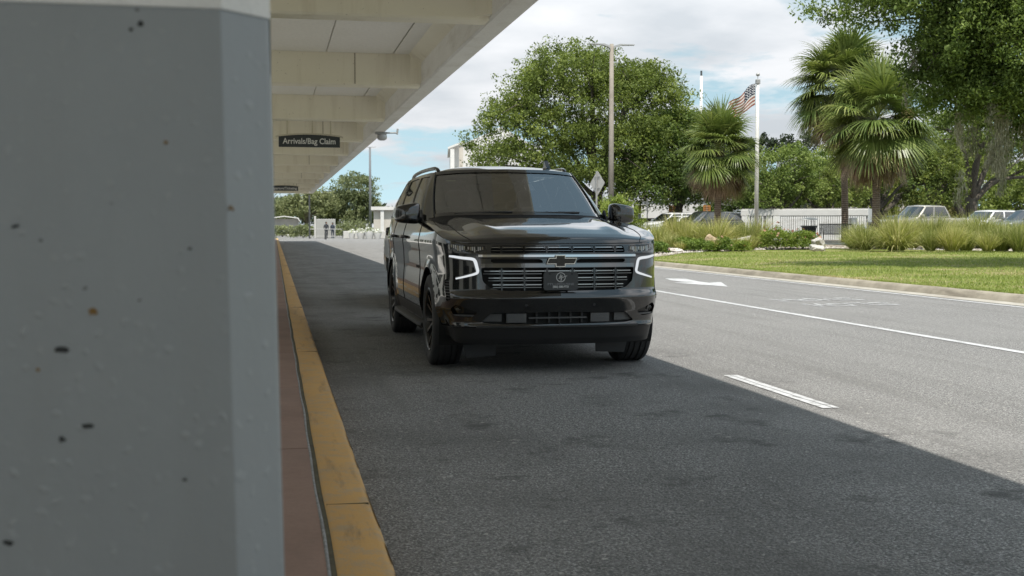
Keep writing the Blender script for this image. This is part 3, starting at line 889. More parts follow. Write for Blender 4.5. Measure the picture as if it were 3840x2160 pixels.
OPEN = {
 'upper_grille': [(-0.05, 1.045), (0.60, 1.045), (0.585, 1.106), (-0.05, 1.106)],
 'headlight': [(0.625, 1.047), (0.80, 1.052), (0.935, 1.075), (0.945, 1.128), (0.80, 1.108), (0.632, 1.104)],
 'slot': [(0.135, 0.958), (0.59, 0.960), (0.60, 0.992), (0.165, 0.992)],
 'lower_grille': [(-0.05, 0.716), (0.50, 0.722), (0.60, 0.745), (0.665, 0.80), (0.68, 0.918), (-0.05, 0.918)],
 'intake': [(-0.05, 0.43), (0.60, 0.438), (0.68, 0.452), (0.60, 0.528), (-0.05, 0.535)],
 'fog': [(0.705, 0.535), (0.76, 0.490), (0.90, 0.500), (0.925, 0.560), (0.88, 0.602)],
 'vent': [(0.925, 0.635), (0.955, 0.625), (0.962, 0.81), (0.932, 0.815)],
}
shapes = {k: densify(round_poly(fx(p), 0.018)) for k, p in OPEN.items()}
for nm, a in (('arch_front', AX_F), ('arch_rear', AX_R)):
    th = np.linspace(-0.35, PI + 0.35, 120)
    c = [(t_of_s(a) + AR * math.cos(q), AZ + AR * math.sin(q)) for q in th]
    c += [(c[-1][0], 0.1), (c[0][0], 0.1)]
    shapes[nm] = densify(c)
SL = {'door_front': 1.66, 'b_line': 3.10, 'door_rear': 4.20}
tl = np.concatenate([np.arange(0, t_of_x(0.98), 0.0165), np.arange(t_of_x(0.98), arc[-1], 0.034), [arc[-1]]])
for s in SL.values():
    k = int(np.argmin(abs(tl - t_of_s(s)))); tl[k] = t_of_s(s)
zr = np.concatenate([np.arange(0.25, 1.1201, 0.0125)])
nt_, nz_ = len(tl), len(zr) + 9
T2 = np.zeros((nt_, nz_)); Z2 = np.zeros((nt_, nz_))
s_ref = np.interp(tl, arc, plan[:, 1]); zt = ztop_s(s_ref)
zbot = np.interp(s_ref, [0, 0.15, 0.35, 0.55, 5.3, 5.73], [0.25, 0.262, 0.30, 0.33, 0.36, 0.42])
for i in range(nt_):
    T2[i] = tl[i]
    Z2[i, :len(zr)] = np.maximum(zr, zbot[i])
    Z2[i, len(zr):] = 1.12 + (zt[i] - 1.12) * np.linspace(0, 1, 10)[1:]
Tc = (T2[:-1, :-1] + T2[1:, 1:]) / 2; Zc = (Z2[:-1, :-1] + Z2[1:, 1:]) / 2
alive = (Z2[:-1, 1:] - Z2[:-1, :-1] > 1e-4) | (Z2[1:, 1:] - Z2[1:, :-1] > 1e-4)
cut = {k: inside(p, Tc, Zc) & alive for k, p in shapes.items()}
allcut = np.zeros_like(alive)
for c in cut.values(): allcut |= c
kept = alive & ~allcut
walls = {}
for k, c in cut.items():
    n1 = np.zeros((nt_, nz_), int); n2 = np.zeros((nt_, nz_), int)
    for di in (0, 1):
        for dj in (0, 1):
            n1[di:nt_ - 1 + di, dj:nz_ - 1 + dj] += c; n2[di:nt_ - 1 + di, dj:nz_ - 1 + dj] += kept
    for i, j in np.argwhere((n1 > 0) & (n2 > 0)):
        if i == 0: 
            q = np.argmin(abs(shapes[k][:, 1] - Z2[i, j]) + abs(shapes[k][:, 0]) * 0.5); Z2[i, j] = shapes[k][q, 1] if abs(shapes[k][q, 1] - Z2[i, j]) < 0.02 else Z2[i, j]
            continue
        q = np.argmin(np.hypot(shapes[k][:, 0] - T2[i, j], shapes[k][:, 1] - Z2[i, j]))
        T2[i, j], Z2[i, j] = shapes[k][q]
    ed = []
    ci, cj = np.nonzero(c)
    for i, j in zip(ci, cj):
        for (a, b, p, q) in ((i - 1, j, (i, j), (i, j + 1)), (i + 1, j, (i + 1, j + 1), (i + 1, j)), (i, j - 1, (i + 1, j), (i, j)), (i, j + 1, (i, j + 1), (i + 1, j + 1))):
            if 0 <= a < nt_ - 1 and 0 <= b < nz_ - 1 and kept[a, b]: ed.append((p, q))
    walls[k] = ed
P3 = suv_map(T2, Z2)
sc_ = np.interp(Tc, arc, plan[:, 1])
front_zone = sc_ < 0.62
val = kept & (Zc < 0.405) & (sc_ < 1.0)
rock = kept & (Zc < 0.475) & (sc_ >= 1.0)
door_zone = kept & ~rock
regs = [('front_fascia', kept & ~val & ~rock & (sc_ < 0.50), M_BLACK, True),
        ('lower_valance', val, M_PLAS, True),
        ('rocker_panel', rock, M_PLAS, False),
        ('front_fender', door_zone & ~val & (sc_ >= 0.50) & (sc_ < SL['door_front']), M_BLACK, False),
        ('front_door', door_zone & (sc_ >= SL['door_front']) & (sc_ < SL['b_line']), M_BLACK, False),
        ('rear_door', door_zone & (sc_ >= SL['b_line']) & (sc_ < SL['door_rear']), M_BLACK, False),
        ('rear_quarter', door_zone & (sc_ >= SL['door_rear']) & (sc_ < 5.45), M_BLACK, False),
        ('tailgate', door_zone & (sc_ >= 5.45), M_BLACK, True)]
doors = {}
nrm_all = np.cross(np.gradient(P3, axis=0), np.gradient(P3, axis=1))
nrm_all /= np.linalg.norm(nrm_all, axis=2, keepdims=True) + 1e-12
if nrm_all[nt_ // 2, 30, 0] < 0: nrm_all = -nrm_all
flat = P3.reshape(-1, 3)
for nm, mk, mat, sym in regs:
    v, f = grid_mesh(P3, mk)
    # returns round the openings
    n0 = len(v); extra = []; ev = []
    for k, ed in walls.items():
        own = k.startswith('arch')
        for p, q in ed:
            for (i, j) in ((p[0] - 1, p[1] - 1), (p[0], p[1] - 1), (p[0] - 1, p[1]), (p[0], p[1])):
                if 0 <= i < nt_ - 1 and 0 <= j < nz_ - 1 and mk[i, j]:
                    A, Bq = P3[p], P3[q]
                    off = np.array([-0.05, 0, 0]) if own else (np.array([0, 0.055, 0]) if k != 'vent' else np.array([-0.03, 0.03, 0]))
                    b = n0 + len(ev); ev += [A, Bq, Bq + off, A + off]; extra.append((b, b + 1, b + 2, b + 3)); break
    v = np.vstack([v, ev]) if ev else v
    v, f = compact(v, f + extra)
    if sym:
        v, f = both(v, f); o = link(nm, mesh_from(nm, v, f, True, 38), mat, suv); doors.setdefault(nm, []).append(o)
    else:
        o = link(nm, mesh_from(nm, v, f, True, 38), mat, suv); doors.setdefault(nm, []).append(o)
        v, f = mirror_x(v, f); o = link(nm, mesh_from(nm, v, f, True, 38), mat, suv); doors[nm].append(o)
# dark liner a little inside the skin, open at the wheels
arch_cut = cut['arch_front'] | cut['arch_rear']
L3 = P3.copy(); L3[..., 0] = np.maximum(L3[..., 0] - 0.05, 0) ; L3[..., 1] += 0.075 * (1 - ss(0.2, 0.8, L3[..., 1]))
lm = alive & ~arch_cut & (Zc < 1.10)
v, f = grid_mesh(L3, lm); v, f = both(*compact(v, f))
link('inner_liner', mesh_from('inner_liner', v, f), M_DARK, suv)
MB().box(-0.70, 0.70, 0.45, 5.5, 0.30, 0.42).build('underbody', M_DARK, suv)
for a in (AX_F, AX_R):
    for sg in (-1, 1):
        wl = MB()
        th = np.linspace(-0.45, PI + 0.45, 24); pts = []
        for q in th: pts += [(sg * 0.985, a + (AR + 0.004) * math.cos(q), AZ + (AR + 0.004) * math.sin(q)), (sg * 0.58, a + AR * math.cos(q), AZ + AR * math.sin(q))]
        wl.add(pts, [(2 * i, 2 * i + 1, 2 * i + 3, 2 * i + 2) for i in range(23)])
        wl.add([pts[2 * i + 1] for i in range(24)], [tuple(range(24))])
        wl.build('wheel_well', M_DARK, suv)

def srf(x, z, d=0.0):
    """point on the front skin at lateral x, height z, pushed d forwards"""
    p = suv_map(t_of_x(abs(x)), z); return np.array([math.copysign(p[0], x) if x else 0.0, p[1] - d, z])
def hbar(x0, x1, z0, z1, d, th, n=28, zf=None):
    """bar across the front that follows its bow; d = how far its face stands in front of the skin"""
    xs = np.linspace(x0, x1, n + 1); v = []
    for x in xs:
        for z in (z0, z1):
            p = srf(x, z, d); v.append(p)
        for z in (z1, z0):
            p = srf(x, z, d); v.append((p[0], p[1] + th, z))
    f = []
    for i in range(n):
        for k in range(4): f.append((4 * i + k, 4 * (i + 1) + k, 4 * (i + 1) + (k + 1) % 4, 4 * i + (k + 1) % 4))
    f += [(0, 1, 2, 3), tuple(4 * n + k for k in (3, 2, 1, 0))]
    return v, f
def bar_part(nm, x0, x1, z0, z1, d, th, mat, par, n=28):
    v, f = hbar(x0, x1, z0, z1, d, th, n); return link(nm, mesh_from(nm, v, f), mat, par)

# ---- grille
gr = empty('grille'); gr.parent = suv
for x0, x1, z0, z1 in ((-0.61, 0.61, 1.04, 1.112), (-0.70, 0.70, 0.70, 0.93), (-0.62, 0.62, 0.95, 1.0)):
    bar_part('backing', x0, x1, z0, z1, -0.058, 0.01, M_DARK, gr)
bar_part('grille_bar', -0.59, 0.59, 1.087, 1.096, -0.012, 0.02, simple('bar_chrome', (0.30, 0.30, 0.30), 0.14, Metallic=1.0), gr)
bar_part('grille_bar', -0.59, 0.59, 1.062, 1.067, -0.012, 0.02, M_DCHR, gr)
for z in (0.889, 0.830, 0.772):
    bar_part('grille_bar', -0.65 + (0.889 - z) * 0.6, 0.65 - (0.889 - z) * 0.6, z - 0.004, z + 0.004, -0.010, 0.022, simple('bar_chrome', (0.30, 0.30, 0.30), 0.14, Metallic=1.0), gr)
    bar_part('grille_bar', -0.66 + (0.889 - z) * 0.7, 0.66 - (0.889 - z) * 0.7, z - 0.026, z - 0.0205, -0.010, 0.022, M_DCHR, gr)
for x in (-0.505, -0.31, -0.112, 0.112, 0.31, 0.505):
    bar_part('grille_post', x - 0.007, x + 0.007, 0.722, 0.915, -0.004, 0.035, M_GLOSS, gr, 2)
    bar_part('grille_post', x - 0.007, x + 0.007, 1.047, 1.104, -0.004, 0.035, M_GLOSS, gr, 2)
    for z in (0.889, 0.830, 0.772, 1.0915):
        for sg in (-1, 1): bar_part('bar_clip', x + sg * 0.016 - 0.005, x + sg * 0.016 + 0.005, z - 0.009, z + 0.009, -0.003, 0.02, M_DCHR, gr, 2)
bar_part('chrome_bar', -0.70, 0.70, 1.010, 1.030, 0.006, 0.02, simple('main_bar_chrome', (0.5, 0.5, 0.5), 0.08, Metallic=1.0), gr, 40)
bar_part('bar_shade_strip', -0.70, 0.70, 0.995, 1.009, 0.0045, 0.02, M_GLOSS, gr, 40)  # dark strip standing in for the chrome bar's unlit lower part
for sg in (-1, 1):
    bar_part('chrome_wing', sg * 0.70, sg * 0.93, 1.022, 1.040, 0.004, 0.02, M_GLOSS, gr, 12)
bar_part('lower_chrome_bar', -0.68, 0.68, 0.921, 0.953, 0.006, 0.02, simple('smoked_chrome', (0.16, 0.16, 0.16), 0.10, Metallic=1.0), gr, 40)
# emblem: a cross-shaped bow tie with bright outline
def bow(k, g):
    w, h, c, hc = 0.118 + g, 0.021 + g, 0.036 + g, 0.044 + g
    return [(-w, -h), (-c - g * .3, -h), (-c, -hc), (c, -hc), (c + g * .3, -h), (w, -h), (w + 0.022, h), (c, h), (c, hc), (-c, hc), (-c, h), (-w + 0.022, h)]
em = MB().prism(bow(0, 0.006), -0.034, -0.014).build('emblem', M_CHR, gr, loc=(0.0, float(srf(0, 0.975)[1]) + 0.004, 0.975))
MB().prism(bow(0, 0.0), -0.040, -0.02).build('emblem_face', M_GLOSS, em)
# ---- number plate with its print
pl = empty('number_plate', (0.0, float(srf(0, 0.80)[1]) - 0.030, 0.802)); pl.parent = suv
pp = round_poly([(-0.152, -0.076), (0.152, -0.076), (0.152, 0.076), (-0.152, 0.076)], 0.022)
MB().prism(pp, 0, 0.004).build('plate', simple('dark_plate', (0.030, 0.032, 0.033), 0.42, 0.1), pl)
ml = simple('plate_print', (0.55, 0.55, 0.54), 0.4); ml2 = simple('plate_print_grey', (0.16, 0.165, 0.17), 0.4)
link('plate_name', text_mesh('plate_name', 'FTS LIMOUSINE', 0.026, extrude=0.0006, sx=1.32, bold=0.0006), ml2, pl, loc=(0, -0.0012, -0.026), rot=(R(90), 0, 0))
link('plate_number', text_mesh('plate_number', '(866) 580-FTS1', 0.025, extrude=0.0006, sx=0.92, bold=0.0005), ml, pl, loc=(0, -0.0012, -0.048), rot=(R(90), 0, 0))
lg = MB().lathe([(0.036, 0), (0.036, -0.0016), (0.041, -0.0016), (0.041, 0)], 40, 'y', (0, 0, 0.034))
for a, b, w in (((-0.012, -0.003 + 0.034), (0.001, 0.026 + 0.034), 0.0035), ((-0.018, -0.012 + 0.034), (0.014, 0.018 + 0.034), 0.0035), ((0, -0.030 + 0.034), (0.012, 0.020 + 0.034), 0.0035), ((-0.018, -0.012 + 0.034), (0.055, 0.012 + 0.034), 0.002), ((0.001, 0.026 + 0.034), (-0.004, -0.005 + 0.034), 0.003)):
    d = Vector((b[0] - a[0], b[1] - a[1])).normalized(); n = Vector((-d.y, d.x)) * w
    lg.prism([(a[0] - n.x, a[1] - n.y), (b[0] - n.x, b[1] - n.y), (b[0] + n.x, b[1] + n.y), (a[0] + n.x, a[1] + n.y)], -0.0016, 0)
lg.build('plate_emblem', ml, pl)
for sx in (-0.098, 0.098):
    MB().lathe([(0.0, -0.002), (0.007, -0.002), (0.007, 0.002)], 12, 'y', (sx, 0, 0.062)).build('bolt', M_DARK, pl)
MB().box(-0.105, -0.09, 0.004, 0.05, 0.055, 0.07).box(0.09, 0.105, 0.004, 0.05, 0.055, 0.07).build('bracket', M_DARK, pl)

# ---- lamps
def side_part(nm, v, f, mat, par, sg, smooth=False):
    v = np.array(v, float)
    if sg < 0: v, f = mirror_x(v, f)
    return link(nm, mesh_from(nm, v, f, smooth), mat, par)
for sg in (-1, 1):
    hl = empty('headlight'); hl.parent = suv
    v, f = hbar(0.61, 0.955, 1.035, 1.14, -0.050, 0.01, 14); side_part('housing', v, f, simple('lamp_housing', (0.10, 0.10, 0.10), 0.25, Metallic=0.6), hl, sg)
    hp = catmull([(0.625, 1.047), (0.80, 1.052), (0.948, 1.075)], 8); ht = catmull([(0.628, 1.107), (0.80, 1.112), (0.950, 1.132)], 8)
    lv = []
    for a, b in zip(hp, ht): lv += [srf(a[0], a[1], 0.0), srf(b[0], b[1], 0.0)]
    side_part('lens', lv, [(2 * i, 2 * i + 2, 2 * i + 3, 2 * i + 1) for i in range(len(hp) - 1)], M_LENS, hl, sg, True)
    for k in range(17):
        x = 0.655 + 0.0165 * k; zt_ = 1.096 + 0.02 * ss(0.75, 0.93, x); hgt = 0.024 + 0.026 * random.random()
        if random.random() < 0.12: continue
        v, f = hbar(x, x + 0.006 + 0.005 * random.random(), zt_ - hgt, zt_, -0.016 + 0.010 * random.random(), 0.01, 1); side_part('reflector_fin', v, f, simple('pale_glint_paint', (0.85, 0.84, 0.80), 0.3) if k % 3 else simple('warm_glint_paint', (0.6, 0.53, 0.36), 0.3), hl, sg)  # matt pale fins, bright reflections put into their colour
    for x in (0.70, 0.78, 0.86):
        c = srf(x, 1.062 + 0.01 * (x > .8), -0.035)
        mb = MB().lathe([(0.0, -0.012), (0.008, -0.010), (0.013, 0.0)], 12, 'y', tuple(c)); side_part('projector', mb.v, mb.f, M_CHR, hl, sg, True)
    v, f = hbar(0.605, 0.622, 1.047, 1.100, -0.004, 0.02, 2); side_part('marker', v, f, M_DCHR, hl, sg)
    # daytime lamp: three-sided tube of light
    dl = [(0.93, 1.016), (0.89, 1.0105), (0.835, 1.002), (0.752, 0.993), (0.727, 0.975), (0.712, 0.92), (0.706, 0.888), (0.722, 0.868), (0.80, 0.844), (0.882, 0.822)]
    dd = catmull(dl, 6)[:, :2]; lv = []; lf = []
    wd = np.interp(np.linspace(0, 1, len(dd)), [0, 0.2, 0.45, 0.65, 1], [0.009, 0.011, 0.0138, 0.0125, 0.0065])
    tn = np.gradient(dd, axis=0); tn /= np.linalg.norm(tn, axis=1, keepdims=True)
    for (x, z), (tx, tz), w in zip(dd, tn, wd):
        a = (x - tz * w, z + tx * w); b = (x + tz * w, z - tx * w)
        lv += [srf(*a, 0.001), srf(x * 0.7 + a[0] * 0.3, z * 0.7 + a[1] * 0.3, 0.009), srf(x * 0.7 + b[0] * 0.3, z * 0.7 + b[1] * 0.3, 0.009), srf(*b, 0.001)]
    for i in range(len(dd) - 1):
        for k in range(3): lf.append((4 * i + k, 4 * i + k + 1, 4 * i + 4 + k + 1, 4 * i + 4 + k))
    lf += [(0, 1, 2, 3), tuple(4 * (len(dd) - 1) + k for k in (3, 2, 1, 0))]
    side_part('daytime_lamp', lv, lf, M_LAMP, suv, sg, True)
    # bezel round the lamp
    bz = []
    for off in (1.0,):
        ol = MB().tube([tuple(srf(x + tz * 0 - tz * (w + 0.006), z + tx * (w + 0.006), 0.002)) for (x, z), (tx, tz), w in zip(dd, tn, wd)], 0.004, 6)
        side_part('lamp_bezel', ol.v, ol.f, M_DCHR, suv, sg, True)
    # fog pocket
    fg = empty('fog_pocket'); fg.parent = suv
    v, f = hbar(0.69, 0.94, 0.48, 0.61, -0.050, 0.01, 6); side_part('backing', v, f, M_GLOSS, fg, sg)
    v, f = hbar(0.725, 0.90, 0.500, 0.512, -0.012, 0.03, 6); side_part('pocket_blade', v, f, M_PLASG, fg, sg)
    mb = MB().lathe([(0.0, -0.012), (0.022, -0.008), (0.03, 0.01)], 14, 'y', tuple(srf(0.85, 0.555, -0.035))); side_part('fog_lamp', mb.v, mb.f, M_LENS, fg, sg, True)
    # corner vent slats
    vt = empty('corner_vent'); vt.parent = suv
    v, f = hbar(0.918, 0.966, 0.615, 0.825, -0.035, 0.01, 3); side_part('backing', v, f, M_DARK, vt, sg)
    for k in range(7):
        z = 0.648 + 0.024 * k; v, f = hbar(0.93, 0.956, z, z + 0.006, -0.006, 0.02, 2); side_part('vent_slat', v, f, M_PLASG, vt, sg)
# ---- lower intake
it = empty('lower_intake'); it.parent = suv
bar_part('backing', -0.70, 0.70, 0.42, 0.545, -0.060, 0.01, M_DARK, it)
for sg in (-1, 1):
    bar_part('sensor_cover', sg * 0.33 - 0.085 + (0.03 if sg > 0 else -0.05), sg * 0.33 + 0.085 + (0.03 if sg > 0 else -0.05), 0.447, 0.524, 0.0, 0.03, M_PLASG, it, 6)
    v, f = hbar(0.50, 0.66, 0.455, 0.52, -0.035, 0.01, 6); side_part('mesh_panel', v, f, M_PLASG, it, sg)
for z in (0.486,):
    bar_part('intake_bar', -0.27, 0.24, z - 0.006, z + 0.006, -0.006, 0.025, M_PLASG, it)
for x in (-0.20, -0.09, 0.0, 0.10, 0.20): bar_part('intake_post', x - 0.008, x + 0.008, 0.44, 0.53, -0.02, 0.02, M_PLAS, it, 2)
bar_part('skid_lip', -0.72, 0.72, 0.404, 0.421, 0.016, 0.05, simple('silver_grey_lip', (0.20, 0.20, 0.20), 0.3, Metallic=0.8), suv, 40)
for x in (-0.30, 0.30): 
    mb = MB().lathe([(0.0, -0.002), (0.011, -0.002), (0.012, 0.002)], 14, 'y', tuple(srf(x, 0.60))); mb.build('parking_sensor', M_PLAS, suv)

# ---- bonnet
nb, na = 46, 61
te = np.linspace(t_of_x(0.90), t_of_s(1.80), 200)
def rim(t):
    s0 = np.interp(t, arc, plan[:, 1]); return suv_map(t, ztop_s(s0))
bb = np.linspace(0, 1, nb) ** 2.1; aa = np.linspace(-1, 1, na)
H3 = np.zeros((nb, na, 3))
cprof_s = [0.055, 0.066, 0.09, 0.16, 0.30, 0.45, 0.7, 1.1, 1.56]; cprof_z = [1.122, 1.160, 1.180, 1.207, 1.243, 1.272, 1.308, 1.344, 1.366]
for r_, b in enumerate(bb):
    tE = t_of_x(0.90) + (t_of_s(1.80) - t_of_x(0.90)) * b
    E = rim(tE); xe = E[0]
    sc0 = 0.055 + (1.53 - 0.055) * b
    for c, a in enumerate(aa):
        x = a * xe; q = abs(a)
        if b == 0:
            tt = t_of_x(min(abs(x), 0.9)) ; p = rim(tt); H3[r_, c] = (math.copysign(p[0], x), p[1], p[2]); continue
        sgen = sc0 + (E[1] - sc0) * q ** 2.1
        tt = t_of_x(min(q * 0.9, 0.9)); fr = rim(tt)
        wgt = (1 - b) ** 6
        s_ = sgen * (1 - wgt) + (fr[1] + (sc0 - 0.055) * (1 - 0.3 * q)) * wgt
        zc = np.interp(sc0, cprof_s, cprof_z)
        z = E[2] + (zc - E[2]) * (1 - q ** 3.2)
        # raised side ribs and the dip outside them
        rib = (0.55 + 0.10 * b)
        grow = ss(0.03, 0.25, b)
        z += grow * (0.018 * math.exp(-((abs(x) - rib) / 0.085) ** 2) - 0.016 * math.exp(-((abs(x) - rib - 0.17) / 0.06) ** 2) + 0.004 * math.cos(abs(x) * 3.2))
        z += 0.020 * grow * math.exp(-((q - 0.955) / 0.055) ** 2)
        H3[r_, c] = (x, s_, z)
v, f = grid_mesh(H3)
f = [q[::-1] for q in f]
link('bonnet', mesh_from('bonnet', v, f, True, 50), M_BLACK, suv)
for sg in (-1, 1):
    ci = int(round((1 + sg * 0.845) / 2 * (na - 1)))
    MB().tube([tuple(H3[r_, ci] + np.array([0, 0, 0.0005])) for r_ in range(1, nb)], 0.0035, 5).build('bonnet_gap', M_DARK, suv)
MB().tube([tuple(H3[0, c] + np.array([0, 0.0, 0.001])) for c in range(4, na - 4)], 0.004, 5).build('bonnet_gap', M_DARK, suv)

# ---- cabin
def rimB(s, dx=-0.004): 
    p = rim(t_of_s(s)); return (p[0] + dx, p[1], p[2] + 0.002)
B = [(0, 1.56, 1.385), (0.45, 1.60, 1.385), (0.765, 1.735, 1.375), (0.868, 1.86, 1.352), rimB(2.05), rimB(2.6), rimB(3.5), rimB(4.6), rimB(5.28), (0.85, 5.52, 1.39), (0, 5.60, 1.39)]
T = [(0, 2.38, 1.872), (0.42, 2.42, 1.866), (0.675, 2.515, 1.85), (0.742, 2.60, 1.838), (0.772, 2.74, 1.836), (0.788, 2.95, 1.838), (0.792, 3.60, 1.840), (0.785, 4.55, 1.830), (0.755, 5.05, 1.815), (0.65, 5.20, 1.81), (0, 5.27, 1.82)]
wins = [('windscreen', -1, 2.72, 0.07, 0.955, M_WIND, True),
        ('front_door_glass', 3.62, 5.45, 0.06, 0.93, M_TINT, False), ('rear_door_glass', 5.60, 6.60, 0.06, 0.93, M_TINT, False),
        ('quarter_glass', 6.72, 7.75, 0.06, 0.93, M_TINT, False), ('rear_glass', 8.7, 12, 0.10, 0.93, M_TINT, True)]
CP, CT = cabin(suv, B, T, 22, wins, M_BLACK, 1.925, (3.1, 4.7), None, 0.025)
# B and C pillars carry gloss black covers; a dark edge runs round the windscreen
for u0, u1 in ((5.43, 5.62), (6.58, 6.74)):
    i0, i1 = int(u0 * 22), int(u1 * 22) + 1
    G = CP[i0:i1 + 1, 1:14].copy(); G[..., 0] += 0.003
    for m in (1, -1):
        v, f = grid_mesh(G)
        if m < 0: v, f = mirror_x(v, f)
        link('pillar_cover', mesh_from('pillar_cover', v, f, True), M_GLOSS, suv)
for m in (1, -1):
    g = [tuple((p[0] * m, p[1] - 0.004, p[2] + 0.003)) for p in CP[int(2.80 * 22), :]]
    MB().tube(g, 0.008, 6).build('windscreen_trim', M_GLOSS, suv, smooth=True)
# black band inside the windscreen edge
fr_ = MB()
G = CP[0:int(2.74 * 22) + 1].copy()
for j0, j1 in ((0, 2), (12, 14)):
    v, f = grid_mesh(G[:, j0:j1 + 1] + np.array([0, 0.010, -0.008])); v, f = both(v, f); fr_.add(v, f)
fr_.build('windscreen_band', M_DARK, suv, smooth=True)
# cowl between bonnet and screen
cw = MB(); n = 24; row = H3[nb - 1]; pts = []
for k in range(n + 1):
    x = 0.90 * k / n
    hx = np.interp(x, row[na // 2:, 0], np.arange(na // 2, na)); i = int(hx); fr2 = hx - i; h_ = row[i] * (1 - fr2) + row[min(i + 1, na - 1)] * fr2
    q = CP[:int(3.2 * 22), 0]; s2 = np.interp(x, q[:, 0], q[:, 1]); z2 = np.interp(x, q[:, 0], q[:, 2])
    pts += [(x, h_[1] - 0.01, h_[2] - 0.006), (x, (h_[1] + s2) / 2, (h_[2] + z2) / 2 - 0.014), (x, s2 + 0.01, z2 + 0.006)]
cf = [(3 * k + j, 3 * k + j + 1, 3 * k + 4 + j, 3 * k + 3 + j) for k in range(n) for j in range(2)]
v, f = both(np.array(pts), cf); link('cowl', mesh_from('cowl', v, f, True), M_PLAS, suv)
# gap filler between wing and pillar foot
for m in (1, -1):
    ap = [H3[nb - 1, -1], H3[nb - 1, -4], CP[int(3.0 * 22), 0], CP[int(3.45 * 22), 0], CP[4 * 22, 0]]
    v = np.array(ap); v[:, 0] *= m; link('pillar_foot', mesh_from('pillar_foot', v, [(0, 1, 2), (0, 2, 3), (0, 3, 4)]), M_PLAS, suv)
# wipers
for x0, x1 in ((-0.66, -0.10), (0.0, 0.60)):
    wv = []
    for k in range(9):
        x = x0 + (x1 - x0) * k / 8; q = CP[:int(3.0 * 22)]; i = int(np.argmin(abs(q[:, 0, 0] - abs(x))))
        wv.append((x, float(q[i, 1, 1]) - 0.018, float(q[i, 1, 2]) + 0.006 - 0.03 + 0.02 * k / 8))
    MB().tube(wv, [0.014] + [0.009] * 7 + [0.006], 6).build('wiper', M_PLAS, suv, smooth=True)
# ---- roof rails and aerial fin
for m in (1, -1):
    pts = catmull([(0.69 * m, 2.66, 1.855), (0.695 * m, 2.74, 1.880), (0.71 * m, 2.95, 1.896), (0.725 * m, 3.8, 1.902), (0.715 * m, 4.6, 1.890), (0.695 * m, 4.95, 1.868), (0.69 * m, 5.02, 1.85)], 6)
    MB().tube([tuple(p) for p in pts], 0.021, 8).build('roof_rail', M_GLOSS, suv, smooth=True)
fin = MB().prism([(0, 0), (0.20, 0), (0.20, 0.02), (0.17, 0.035), (0.155, 0.085), (0.135, 0.09), (0.05, 0.03)], -0.022, 0.022, axis='x')
fin.build('aerial_fin', M_GLOSS, suv, loc=(0.50, 2.62, 1.895))
# ---- mirrors
for m in (1, -1):
    mr = empty('mirror'); mr.parent = suv
    def tp(p):
        k = p[0] / 0.125
        return [p[0], p[1] + 0.03 * k * k, p[2] * (1.0 - 0.16 * k) - 0.006 * k]
    mb = MB().super((1.105, 1.90, 1.398), (0.125, 0.095, 0.098), 0.42, 28, 16, taper=tp)
    side_part('mirror_shell', mb.v, mb.f, M_BLACK, mr, m, True)
    mb = MB().bbox(1.0, 1.215, 1.955, 2.0, 1.325, 1.475, 0.02); side_part('mirror_glass', mb.v, mb.f, M_CHR, mr, m)
    mb = MB().tube([(0.955, 1.97, 1.335), (1.02, 1.95, 1.33), (1.08, 1.93, 1.335)], [0.035, 0.03, 0.03], 10); side_part('mirror_arm', mb.v, mb.f, M_PLAS, mr, m, True)
    mb = MB().prism([(1.90, 1.335), (2.10, 1.345), (2.08, 1.40), (2.03, 1.44)], 0.945, 0.962, axis='x'); side_part('mirror_base', mb.v, mb.f, M_PLAS, mr, m)
